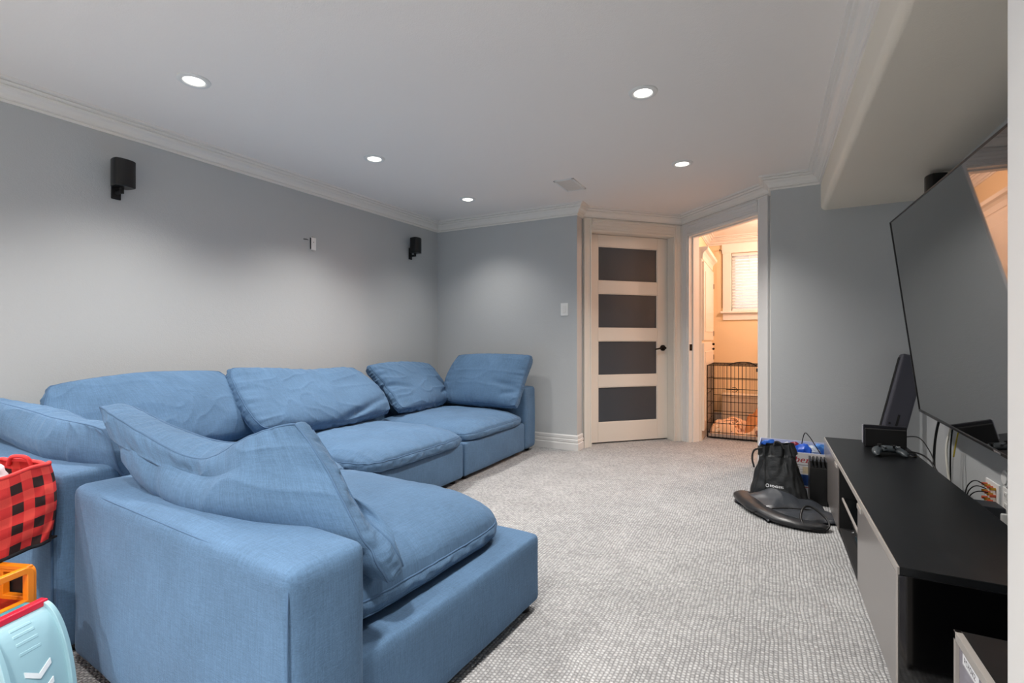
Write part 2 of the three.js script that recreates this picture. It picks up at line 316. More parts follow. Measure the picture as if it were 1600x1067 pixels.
// ------------------------------------------------------------------ recessed ceiling lights
{
  const lens = std(0xffffff, 0.5, { emissive: 0xfffaf2, emissiveIntensity: 6 });
  const ring = lathe([[0.044, 0.004], [0.046, -0.006], [0.055, -0.009], [0.07, -0.006], [0.073, 0], [0.07, 0.004]]), dish = lathe([[0, -0.005], [0.03, -0.0045], [0.045, -0.003]]);
  const spots = [
    [-2.486, -1.378, 'recessed ceiling light nearest the first wall speaker, largest on the left'], [-2.44, -2.56, 'recessed ceiling light above the white wall plate, middle of the left row'], [-2.40, -3.69, 'recessed ceiling light nearest the far left room corner'],
    [-0.572, -2.52, 'recessed ceiling light in the middle of the ceiling, nearest of the right row'], [-0.554, -3.668, 'recessed ceiling light in front of the doorway, farthest of the right row'],
    [-0.58, -1.35, 'recessed ceiling light overhead above the foreground sofa module'], [-2.5, -0.15, 'recessed ceiling light behind the viewer at the left'], [-2.5, 1.0, 'recessed ceiling light at the rear left of the room'], [-0.59, 1.0, 'recessed ceiling light at the rear right of the room'], [-0.59, -0.15, 'recessed ceiling light behind the viewer at the right'], 
  ];
  for (const [k, [x, z, label]] of spots.entries()) {
    const l = thing('recessed_light', label, 'ceiling light', [x, CEIL, z], 0, 'recessed lights in the ceiling');
    mesh('trim_ring', ring, M.white, l); mesh('lens', dish, lens, l);
    const s = new THREE.SpotLight(POT_COLOR, POT_INTENSITY, 0, POT_ANGLE * Math.PI / 180, 1, 2);
    s.position.set(0, -0.02, 0); s.target.position.set(0, -2, 0); s.intensity *= LEVELS[k] ?? REAR; s.castShadow = true; s.shadow.radius = 3; s.shadow.mapSize.set(1024, 1024);
    l.add(s, s.target);
  }
}
// ceiling register
{
  const v = thing('ceiling_vent', 'small white louvred register in the ceiling before the door', 'vent', [-1.44, CEIL, -3.74]);
  mesh('frame', [box(-0.085, -0.065, -0.008, 0.002, -0.15, 0.15), box(0.065, 0.085, -0.008, 0.002, -0.15, 0.15), box(-0.085, 0.085, -0.008, 0.002, -0.15, -0.13), box(-0.085, 0.085, -0.008, 0.002, 0.13, 0.15)], M.white, v);
  mesh('backing', sharp(-0.066, 0.066, -0.002, 0, -0.131, 0.131), std(0x77736f, 0.8), v);
  const g = rb(0.012, 0.0025, 0.262, 0.001, 1).rotateZ(0.6);
  for (let i = 0; i < 9; i++) mesh('louvre', g, M.white, v).position.set(-0.056 + i * 0.014, -0.005, 0);
}

// ------------------------------------------------------------------ soft shapes
// box with rounded edges, slightly swollen faces and a little unevenness; base centre at the origin
function softBox(w, h, d, r, { bulge = 0.008, seed = 1, bump = 0.003, cell = 0.03 } = {}) {
  let g = new THREE.BoxGeometry(w, h, d, Math.max(4, Math.round(w / cell)), Math.max(4, Math.round(h / cell)), Math.max(4, Math.round(d / cell)));
  g.deleteAttribute('uv'); g.deleteAttribute('normal'); g = mergeVertices(g, 1e-5);
  const p = g.attributes.position, v = V3(), q = V3(), n = V3(), hw = w / 2, hh = h / 2, hd = d / 2;
  // pull vertices close to the edges so that the rounding is resolved
  const warp = (x, hx) => { const t = x / hx; return hx * Math.sign(t) * (1 - Math.pow(Math.max(0, 1 - Math.abs(t)), 1.45)); };
  for (let i = 0; i < p.count; i++) {
    v.fromBufferAttribute(p, i); v.set(warp(v.x, hw), warp(v.y, hh), warp(v.z, hd));
    q.set(THREE.MathUtils.clamp(v.x, -hw + r, hw - r), THREE.MathUtils.clamp(v.y, -hh + r, hh - r), THREE.MathUtils.clamp(v.z, -hd + r, hd - r));
    n.copy(v).sub(q); if (n.lengthSq() < 1e-12) n.set(0, 1, 0); n.normalize();
    const a = 1 - (v.x / hw) ** 2, b = 1 - (v.y / hh) ** 2, c = 1 - (v.z / hd) ** 2, sw = Math.max(Math.abs(n.x) * b * c, Math.abs(n.y) * a * c, Math.abs(n.z) * a * b);
    const k = noise(v.x * 4 + seed * 7, v.y * 4, v.z * 4) * bump + noise(v.x * 11, v.y * 11 + seed * 3, v.z * 11) * bump * 0.4;
    v.copy(q).addScaledVector(n, r + bulge * sw + k); p.setXYZ(i, v.x, v.y + hh, v.z);
  }
  g.computeVertexNormals();
  return boxUV(g);
}
// cushion over a lattice of control points (rows bottom to top, each left to right): two swollen faces and a boxed border
function cushion(rows, { Tf = 0.09, Tb = 0.09, g = 0.035, nu = 110, nv = 80, round = 0.16, seed = 1, wr = 0.007, pk = 0.006, bow = 0.012, folds = [], sag = 0.55, taper = 0, lift = 0, liftAt = 0.5 } = {}) {
  const rc = rows.map((r) => new THREE.CatmullRomCurve3(r.map((p) => V3(...p)), false, 'catmullrom', 0.5));
  const cols = new Map();
  const P = (u, v) => {
    const key = Math.round(u * 1e5); let c = cols.get(key);
    if (!c) { c = new THREE.CatmullRomCurve3(rc.map((k) => k.getPoint(Math.max(0, Math.min(1, u)))), false, 'catmullrom', 0.5); cols.set(key, c); }
    return c.getPoint(Math.max(0, Math.min(1, v)));
  };
  const Wm = rc[rc.length >> 1].getLength(), Hm = new THREE.CatmullRomCurve3(rc.map((k) => k.getPoint(0.5))).getLength();
  const mid = [], nor = [], F = [], B = [], uvs = [];
  const uv2 = (i, j) => {         // denser near the edges, corners rounded off
    const e = (t) => { const s = 2 * t - 1; return Math.sign(s) * (1 - Math.pow(Math.max(0, 1 - Math.abs(s)), 1.25)); };
    const a = e(i / nu), b = e(j / nv);
    return [a * Math.sqrt(1 - round * b ** 6), b * Math.sqrt(1 - round * (Wm / Hm) ** 0.5 * a ** 6), a, b];
  };
  for (let j = 0; j <= nv; j++) for (let i = 0; i <= nu; i++) {
    const [a, b, ra, rbb] = uv2(i, j), u = (a + 1) / 2, v = (b + 1) / 2, e = 0.004;
    const p = P(u, v), pu = P(Math.min(1, u + e), v).sub(P(Math.max(0, u - e), v)), pv = P(u, Math.min(1, v + e)).sub(P(u, Math.max(0, v - e)));
    const n = pu.cross(pv).normalize();
    const eu = (1 - Math.abs(ra)) * Wm / 2, ev = (1 - Math.abs(rbb)) * Hm / 2;
    const full = Math.pow(Math.max(0, (1 - Math.abs(ra) ** 3.2) * (1 - Math.abs(rbb) ** 3.2)), sag);
    const x = a * Wm / 2, y = b * Hm / 2;
    const wob = (s) => {
      let k = noise(x * 2.3, y * 2.3, seed * 3.1 + s) * wr * 1.7 + noise(x * 6.5, y * 6.5, seed * 1.7 + s * 2) * wr * 0.6;
      const w1 = 1 - Math.abs(noise(x * 3.1 + 2 * noise(x * 2, y * 2, seed + s), y * 7.5, seed * 5 + s)); k += (Math.pow(w1, 9) - 0.3) * wr * 0.7;
      k += pk * Math.exp(-eu / 0.06) * noise(y * 26, x * 3, seed + s) * 1.4 + pk * Math.exp(-ev / 0.06) * noise(x * 26, y * 3, seed + 9 + s) * 1.4;
      k *= Math.min(1, (Math.min(eu, ev) + 0.012) / 0.04);
      for (const [u0, v0, u1, v1, dep, wid, side] of folds) {
        if (side && side !== s) continue;
        const dx = (u1 - u0) * Wm, dy = (v1 - v0) * Hm, L2 = dx * dx + dy * dy, t = THREE.MathUtils.clamp(((u - u0) * Wm * dx + (v - v0) * Hm * dy) / L2, 0, 1);
        const dd = Math.hypot((u - u0) * Wm - t * dx, (v - v0) * Hm - t * dy); k -= dep * Math.exp(-((dd / wid) ** 2)) * Math.pow(Math.sin(Math.PI * (0.08 + 0.84 * t)), 0.5);
      }
      return k;
    };
    const gg = g * (1 - taper * (1 - v)), up = lift * Math.exp(-(((u - liftAt) / 0.2) ** 2)) * v ** 4;
    mid.push(p); nor.push(n); uvs.push(u * Wm, v * Hm);
    F.push(p.clone().addScaledVector(n, gg + (Tf - gg) * full + wob(1)));
    B.push(p.clone().addScaledVector(n, -(gg + (Tb - gg) * full + wob(-1))).add(V3(0, up, 0)));
  }
  const grid = (A, back) => {
    const gm = new THREE.BufferGeometry(), idx = [];
    gm.setAttribute('position', new THREE.Float32BufferAttribute(A.flatMap((v) => [v.x, v.y, v.z]), 3)); gm.setAttribute('uv', new THREE.Float32BufferAttribute(uvs, 2));
    for (let j = 0; j < nv; j++) for (let i = 0; i < nu; i++) { const o = j * (nu + 1) + i, q = [o, o + 1, o + nu + 2, o, o + nu + 2, o + nu + 1]; idx.push(...(back ? q.reverse() : q)); }
    gm.setIndex(idx); gm.computeVertexNormals(); return gm;
  };
  const loop = [];
  for (let i = 0; i < nu; i++) loop.push([i, 0]); for (let j = 0; j < nv; j++) loop.push([nu, j]);
  for (let i = nu; i > 0; i--) loop.push([i, nv]); for (let j = nv; j > 0; j--) loop.push([0, j]);
  const id = ([i, j]) => j * (nu + 1) + i, K = 7, gp = [], gu = [], gi = [];
  let run = 0;
  loop.concat([loop[0]]).forEach((l, k) => {
    const o = id(l), inner = id([THREE.MathUtils.clamp(l[0], 3, nu - 3), THREE.MathUtils.clamp(l[1], 3, nv - 3)]);
    const out = mid[o].clone().sub(mid[inner]); out.addScaledVector(nor[o], -out.dot(nor[o])).normalize();
    if (k) run += mid[o].distanceTo(mid[id(loop[k - 1])]);
    for (let s = 0; s <= K; s++) {
      const t = s / K, v = F[o].clone().lerp(B[o], t).addScaledVector(out, (bow + pk * 1.1 * noise(run * 24, t * 2, seed) + pk * 0.6 * noise(run * 60, t, seed + 4)) * Math.pow(Math.sin(Math.PI * t), 0.7));
      gp.push(v.x, v.y, v.z); gu.push(run, t * g * 2);
    }
  });
  for (let k = 0; k < loop.length; k++) for (let s = 0; s < K; s++) { const o = k * (K + 1) + s, q = [o, o + 1, o + K + 1, o + K + 1, o + 1, o + K + 2]; gi.push(...q); }
  const gus = new THREE.BufferGeometry();
  gus.setAttribute('position', new THREE.Float32BufferAttribute(gp, 3)); gus.setAttribute('uv', new THREE.Float32BufferAttribute(gu, 2)); gus.setIndex(gi); gus.computeVertexNormals();
  const pipe = (A) => { const pts = []; for (let k = 0; k < loop.length; k += 3) pts.push(A[id(loop[k])]); return tube(pts, 0.0034, loop.length, 6, true); };
  return { face: join([grid(F, false), grid(B, true)]), border: gus, piping: [pipe(F), pipe(B)] };
}
function addCushion(name, label, parent, rows, opts) {
  const c = cushion(rows, opts), top = parent === scene;
  const o = mesh(name, join([c.face, c.border]), M.fabric, parent);
  if (top) tag(o, label, 'cushion', 'loose back cushions of the blue sofa');
  c.piping.forEach((p) => mesh('piping', p, M.seam, o));
  return o;
}

// ------------------------------------------------------------------ sectional sofa, module by module
const BASE_H = 0.25, BASE_Y = 0.03, PANEL_H = 0.57;
function feet(parent, spots) { for (const [x, z] of spots) mesh('foot', lathe([[0, 0], [0.02, 0], [0.026, 0.035], [0, 0.035]], 16).translate(x, 0, z), M.foot, parent); }
function seatRows(u0, u1, v0, v1, y, lift = 0) { const r = []; for (const a of [0, 0.5, 1]) r.push([0, 0.5, 1].map((b) => [u0 + (u1 - u0) * b, y + lift * Math.sin(Math.PI * a) * Math.sin(Math.PI * b), v1 + (v0 - v1) * a])); return r; }
// far corner module
{
  const m = thing('sofa_module', 'blue corner sofa module farthest away, against the back wall', 'sofa', [0, 0, 0], 0, 'modules of the blue sectional sofa');
  mesh('base', softBox(1.2, BASE_H, 0.985, 0.022, { seed: 2 }).translate(-2.56, BASE_Y, -3.468), M.fabric, m);
  mesh('back_panel', softBox(1.22, PANEL_H, 0.215, 0.035, { seed: 3, bulge: 0.01 }).translate(-2.565, BASE_Y, -4.075), M.fabric, m);
  mesh('back_panel', softBox(0.2, PANEL_H, 0.97, 0.035, { seed: 4 }).translate(-3.03, BASE_Y, -3.47), M.fabric, m);
  addCushion('seat_cushion', '', m, seatRows(-2.92, -1.945, -3.955, -2.985, 0.312), { Tf: 0.112, Tb: 0.03, g: 0.024, sag: 0.5, seed: 5, wr: 0.006 });
  feet(m, [[-2.02, -3.05], [-2.02, -4.12], [-3.0, -3.05], [-3.0, -4.1]]);
}
// armless middle module
{
  const m = thing('sofa_module', 'blue armless sofa module in the middle of the left wall run', 'sofa', [0, 0, 0], 0, 'modules of the blue sectional sofa');
  mesh('base', softBox(1.2, BASE_H, 0.98, 0.022, { seed: 6 }).translate(-2.56, BASE_Y, -2.472), M.fabric, m);
  mesh('back_panel', softBox(0.2, PANEL_H, 0.98, 0.035, { seed: 7 }).translate(-3.06, BASE_Y, -2.472), M.fabric, m);
  addCushion('seat_cushion', '', m, seatRows(-2.95, -1.93, -2.965, -1.985, 0.312), { Tf: 0.118, Tb: 0.03, g: 0.026, sag: 0.5, seed: 8, wr: 0.008, pk: 0.009 });
  feet(m, [[-2.02, -2.05], [-2.02, -2.9], [-3.0, -2.05], [-3.0, -2.9]]);
}
// near corner module
{
  const m = thing('sofa_module', 'blue corner sofa module at the left edge behind the red plaid bin', 'sofa', [0, 0, 0], 0, 'modules of the blue sectional sofa');
  mesh('base', softBox(1.2, BASE_H, 1.05, 0.022, { seed: 9 }).translate(-2.62, BASE_Y, -1.43), M.fabric, m);
  mesh('back_panel', softBox(1.2, PANEL_H, 0.2, 0.03, { seed: 10, bulge: 0.012 }).translate(-2.6, BASE_Y, -0.795), M.fabric, m);
  mesh('back_panel', softBox(0.2, PANEL_H, 1.05, 0.035, { seed: 11 }).translate(-3.11, BASE_Y, -1.43), M.fabric, m);
  addCushion('seat_cushion', '', m, seatRows(-3.0, -1.99, -1.94, -0.92, 0.318), { Tf: 0.12, Tb: 0.036, g: 0.022, sag: 0.42, seed: 12 });
  mesh('corner_piping', [rod([-2.035, 0.06, -0.692], [-2.035, 0.565, -0.692], 0.004), rod([-2.02, 0.06, -0.700], [-2.02, 0.565, -0.700], 0.004)], M.seam, m);
  feet(m, [[-2.06, -0.76], [-3.1, -0.76], [-3.1, -1.9], [-2.08, -1.9]]);
}
// foreground module, its back panel towards the viewer (local x to the left is negative, z into the room is negative)
const FRONT = { x: -0.838, z: -0.64, turn: -0.068 };
{
  const m = thing('sofa_module', 'blue sofa module in the foreground with its plain back panel turned to us', 'sofa', [FRONT.x, 0, FRONT.z], FRONT.turn, 'modules of the blue sectional sofa');
  mesh('base', softBox(1.1, BASE_H + 0.005, 1.0, 0.022, { seed: 13, bulge: 0.004, cell: 0.022 }).translate(-0.568, BASE_Y, -0.575), M.fabric, m);
  mesh('back_panel', softBox(1.13, PANEL_H - 0.03, 0.2, 0.028, { seed: 14, bulge: 0.012, cell: 0.02 }).translate(-0.56, BASE_Y, -0.1), M.fabric, m);
  addCushion('seat_cushion', '', m, seatRows(-1.09, -0.098, -0.985, -0.17, 0.335), { Tf: 0.15, Tb: 0.045, g: 0.02, bow: 0.008, seed: 15, wr: 0.004, pk: 0.006, sag: 0.4 });
  mesh('back_seam', [tube([[-1.1, 0.558, -0.012], [-0.8, 0.561, -0.008], [-0.4, 0.561, -0.008], [-0.02, 0.556, -0.016]], 0.0022, 40, 6), tube([[-0.012, 0.554, -0.02], [-0.008, 0.562, -0.06], [-0.008, 0.56, -0.12], [-0.012, 0.552, -0.19]], 0.0022, 30, 6), tube([[-0.010, 0.555, -0.010], [-0.003, 0.5, -0.003], [-0.002, 0.3, -0.002], [-0.003, 0.06, -0.003]], 0.0022, 30, 6)], M.seam, m);
  feet(m, [[-0.06, -0.06], [-0.06, -1.02], [-1.06, -0.06], [-1.06, -1.02]]);
}
// loose back cushions
addCushion('back_cushion', 'wide blue back cushion against the left wall, partly behind the foreground cushion', scene,
  [[[-2.86, 0.44, -0.98], [-2.82, 0.44, -1.5], [-2.85, 0.44, -2.02]], [[-2.99, 0.62, -0.98], [-2.93, 0.63, -1.5], [-2.95, 0.62, -2.0]], [[-3.1, 0.795, -1.03], [-3.08, 0.83, -1.4], [-3.07, 0.825, -1.84]]], { seed: 31, round: 0.06, Tf: 0.085, Tb: 0.08, wr: 0.006 });
addCushion('back_cushion', 'large slumped blue back cushion in the middle of the left wall run', scene,
  [[[-2.66, 0.47, -1.84], [-2.62, 0.45, -2.4], [-2.68, 0.45, -2.99]], [[-2.86, 0.66, -1.84], [-2.8, 0.62, -2.4], [-2.84, 0.62, -3.0]], [[-3.03, 0.845, -1.86], [-3.0, 0.79, -2.4], [-3.03, 0.79, -2.92]]], { seed: 33, round: 0.1, Tf: 0.1, Tb: 0.08, wr: 0.009, pk: 0.01, folds: [[0.55, 0.02, 0.95, 0.22, 0.02, 0.03], [0.5, 0.0, 0.75, 0.1, 0.018, 0.025], [0.3, 0.7, 0.9, 0.6, 0.008, 0.05]] });
addCushion('back_cushion', 'smaller crumpled blue back cushion in the far room corner', scene,
  [[[-2.66, 0.45, -3.08], [-2.66, 0.44, -3.5], [-2.75, 0.44, -3.86]], [[-2.86, 0.62, -3.12], [-2.8, 0.6, -3.5], [-2.88, 0.6, -3.93]], [[-3.02, 0.80, -3.06], [-2.99, 0.81, -3.45], [-3.0, 0.78, -3.88]]], { seed: 35, round: 0.08, Tf: 0.095, Tb: 0.08, wr: 0.010, pk: 0.014, folds: [[0.8, 0.55, 1.0, 0.35, 0.02, 0.03], [0.0, 0.5, 0.25, 0.4, 0.018, 0.03], [0.7, 0.2, 1.0, 0.3, 0.02, 0.025]] });
addCushion('back_cushion', 'upright blue back cushion against the back wall at the right end of the sofa', scene,
  [[[-2.73, 0.44, -3.82], [-2.35, 0.44, -3.8], [-1.98, 0.43, -3.84]], [[-2.8, 0.65, -3.95], [-2.35, 0.66, -3.9], [-1.97, 0.65, -3.96]], [[-2.74, 0.87, -4.07], [-2.35, 0.88, -4.05], [-1.93, 0.88, -4.07]]], { seed: 37, round: 0.07, Tf: 0.085, Tb: 0.06, wr: 0.006, pk: 0.009, folds: [[0.65, 0.42, 0.95, 0.36, 0.014, 0.03], [0.8, 0.2, 1.0, 0.3, 0.016, 0.03]] });
const dz = (rows, d) => rows.map((r) => r.map(([x, y, z]) => [x, y, z + d]));
addCushion('back_cushion', 'blue back cushion at the left edge lying over the corner module behind the plaid bin', scene,
  dz([[[-2.9, 0.47, -1.02], [-2.5, 0.47, -1.02], [-2.2, 0.47, -1.01], [-2.03, 0.47, -1.0]],
    [[-2.93, 0.585, -0.93], [-2.5, 0.57, -0.93], [-2.22, 0.56, -0.93], [-2.0, 0.53, -0.93]],
    [[-2.98, 0.69, -0.775], [-2.52, 0.655, -0.77], [-2.25, 0.635, -0.775], [-2.0, 0.60, -0.84]],
    [[-3.0, 0.768, -0.785], [-2.52, 0.748, -0.785], [-2.3, 0.728, -0.79], [-2.07, 0.722, -0.83]]], -0.065), { seed: 39, Tf: 0.075, Tb: 0.09, g: 0.055, wr: 0.006, pk: 0.009, round: 0.07 });
addCushion('back_cushion', 'big floppy blue back cushion in the foreground sagging over the back panel', scene,
  dz([[[-1.74, 0.45, -1.0], [-1.5, 0.45, -0.985], [-1.3, 0.45, -0.975], [-1.05, 0.44, -0.955], [-0.835, 0.425, -0.92]],
    [[-1.76, 0.55, -0.925], [-1.52, 0.55, -0.915], [-1.3, 0.545, -0.905], [-1.05, 0.535, -0.885], [-0.865, 0.50, -0.885]],
    [[-1.77, 0.635, -0.795], [-1.55, 0.605, -0.775], [-1.36, 0.592, -0.765], [-1.14, 0.605, -0.785], [-0.935, 0.585, -0.865]],
    [[-1.91, 0.715, -0.79], [-1.62, 0.665, -0.785], [-1.36, 0.635, -0.778], [-1.19, 0.69, -0.80], [-1.03, 0.70, -0.865]],
    [[-2.02, 0.812, -0.80], [-1.72, 0.745, -0.79], [-1.41, 0.688, -0.788], [-1.24, 0.755, -0.82], [-1.135, 0.80, -0.87]]], -0.05),
  { seed: 41, Tf: 0.066, Tb: 0.10, g: 0.045, nu: 170, nv: 130, wr: 0.007, pk: 0.009, bow: 0.012, round: 0.05, taper: 0.45, lift: 0.05, liftAt: 0.52, folds: [[0.5, 0.98, 0.36, 0.7, 0.008, 0.03, 1], [0.15, 0.8, 0.28, 0.55, 0.008, 0.02, 1], [0.6, 0.2, 1.0, 0.3, 0.02, 0.02, 1], [0.35, 0.9, 0.6, 0.75, 0.006, 0.03, 1]] });

// ------------------------------------------------------------------ television on the right wall
{
  const t = thing('television', 'huge black wall-hung television tilted down over the long cabinet', 'television', [0.775, 0.616, -3.62]);
  const A = V3(0.0066, -0.0233, 0.9997).normalize(), U0 = V3(-0.113, 0.876, 0), U = U0.clone().addScaledVector(A, -U0.dot(A)).normalize(), N = U.clone().cross(A).normalize();
  if (N.x > 0) N.negate();                                     // towards the room
  const bx = A.clone().negate();                               // right-handed: x = away, y = up, z = normal
  const m4 = new THREE.Matrix4().makeBasis(A, U, A.clone().cross(U));
  t.quaternion.setFromRotationMatrix(m4);
  const s = Math.sign(A.clone().cross(U).dot(N));              // screen side along local z
  const L = 1.99, Hh = 1.121;
  mesh('cabinet_back', box(0.004, L - 0.004, 0.004, Hh - 0.004, Math.min(-s * 0.052, -s * 0.006), Math.max(-s * 0.052, -s * 0.006), 0.01), M.blackMatte, t);
  const bez = std(0x2b2a2a, 0.3, { metalness: 0.5 }), zz = (a, b) => [Math.min(a * s, b * s), Math.max(a * s, b * s)];
  const fr = (x0, x1, y0, y1) => box(x0, x1, y0, y1, ...zz(-0.012, 0.004), 0.002);
  mesh('bezel', [fr(0, L, Hh - 0.006, Hh), fr(0, 0.006, 0, Hh), fr(L - 0.006, L, 0, Hh), fr(0, L, 0, 0.014)], bez, t);
  mesh('screen', sharp(0.005, L - 0.005, 0.013, Hh - 0.005, ...zz(-0.008, 0.0)), M.screen, t);
  mesh('badge', box(1.055, 1.115, 0.003, 0.011, ...zz(0.003, 0.0055), 0.001), std(0xb8b8ba, 0.3, { metalness: 0.7 }), t);
  mesh('wall_bracket', [box(0.5, 1.0, 0.3, 0.6, ...zz(-0.075, -0.05)), box(0.7, 0.8, 0.35, 0.5, ...zz(-0.15, -0.07))], M.blackMatte, t);
}
// ------------------------------------------------------------------ long low cabinet
{
  const c = thing('media_cabinet', 'long low black media cabinet with pale glossy doors along the right wall', 'cabinet', [0.32, 0, 0]);
  const D = 0.4, Z0 = -3.77, Z1 = -1.705, T = 0.398;
  mesh('top_board', box(0, D, T - 0.022, T, Z0, Z1, 0.002), M.top, c);
  mesh('top_edge', box(-0.004, 0.001, T - 0.022, T - 0.0005, Z0, Z1, 0.001), M.frontEdge, c);
  for (const z of [Z1 - 0.012, Z0 + 0.012]) { const e = mesh('end_panel', box(-0.002, D, 0.0, T - 0.022, z - 0.01, z + 0.01), M.blackGloss, c); mesh('panel_edge', box(-0.0035, -0.0015, 0.0, T - 0.022, z - 0.01, z + 0.01, 0.0008), M.frontEdge, e); }
  mesh('back_panel', box(D - 0.012, D, 0.03, T - 0.022, Z0 + 0.02, Z1 - 0.02), M.blackMatte, c);
  const s0 = -3.06, s1 = -2.40;
  for (const z of [s0, s1]) mesh('divider', box(0.002, D - 0.01, 0.03, T - 0.022, z - 0.009, z + 0.009), M.blackMatte, c);
  mesh('bottom_board', box(0.004, D - 0.01, 0.03, 0.05, Z0 + 0.02, Z1 - 0.02), M.blackMatte, c);
  mesh('plinth', box(0.012, D - 0.02, 0.0, 0.03, Z0 + 0.02, Z1 - 0.02), M.blackMatte, c);
  const sh = mesh('shelf', box(0.02, D - 0.015, 0.2, 0.208, s0 + 0.01, s1 - 0.01, 0.001), phys(0x0d1012, 0.08, { clearcoat: 1 }), c);
  mesh('shelf_edge', box(0.014, 0.021, 0.198, 0.21, s0 + 0.01, s1 - 0.01, 0.001), M.frontEdge, sh);
  for (const [a, b, hz] of [[Z0 + 0.024, s0 + 0.008, s0 - 0.06], [s1 - 0.008, Z1 - 0.024, s1 + 0.05]]) {
    const d = mesh('door', box(-0.003, 0.012, 0.034, T - 0.025, a, b, 0.001), M.front, c);
    mesh('handle', [box(-0.008, -0.002, T - 0.0455, T - 0.0255, hz - 0.042, hz + 0.042, 0.002)], M.handle, d);
  }
}
{
  const r = thing('amplifier', 'glossy black receiver box on the cabinet shelf in the open bay', 'audio box', [0.54, 0.208, -2.72]);
  mesh('case', box(-0.15, 0.15, 0.006, 0.06, -0.2, 0.2, 0.004), M.blackGloss, r);
  for (const [z, y] of [[-0.12, 0.03], [0.05, 0.03]]) mesh('knob', cyl(0.012, 0.014, -0.156, y, z, 'x'), M.chrome, r);
  const b = thing('disc_player', 'black disc player on the floor of the cabinet in the open bay', 'audio box', [0.53, 0.05, -2.72]);
  mesh('case', box(-0.17, 0.15, 0.006, 0.075, -0.22, 0.22, 0.004), M.blackGloss, b);
  mesh('display', box(-0.1725, -0.169, 0.03, 0.05, -0.08, 0.08, 0.001), std(0x0b2a33, 0.15), b);
  for (const z of [-0.16, 0.13, 0.16]) mesh('button', cyl(0.006, 0.006, -0.172, 0.04, z, 'x', 14), M.chrome, b);
}
// lower box in front of the cabinet's near end
{
  const b = thing('subwoofer', 'low black box with a pale front and white sticker at the lower right', 'box', [0.385, 0, -1.49]);
  mesh('case', box(0.008, 0.42, 0.012, 0.354, 0.0, 0.56, 0.003), M.top, b);
  mesh('front_frame', [box(-0.004, 0.01, 0.334, 0.354, 0, 0.56, 0.001), box(-0.004, 0.01, 0.0, 0.02, 0, 0.56, 0.001), box(-0.004, 0.01, 0.0, 0.354, 0.0, 0.012, 0.001), box(-0.004, 0.01, 0.0, 0.354, 0.548, 0.56, 0.001)], M.frontEdge, b);
  mesh('front_panel', box(0.003, 0.009, 0.02, 0.334, 0.012, 0.548, 0.001), phys(0x8a8796, 0.25, { clearcoat: 0.6 }), b);
  const st = canvasTex(256, 72, (x, w, h) => { x.fillStyle = '#efeff2'; x.fillRect(0, 0, w, h); x.strokeStyle = '#77777f'; x.lineWidth = 3; x.strokeRect(4, 4, w - 8, h - 8); x.fillStyle = '#4a4a52'; x.font = 'bold 46px sans-serif'; x.fillText('PCHOK2', 22, 53); });
  const sg = new THREE.PlaneGeometry(0.1, 0.028).rotateY(-Math.PI / 2).translate(0.0026, 0.31, 0.085);
  mesh('sticker', sg, std(0xffffff, 0.5, { map: st }), b).userData.label = 'white printed sticker';
}
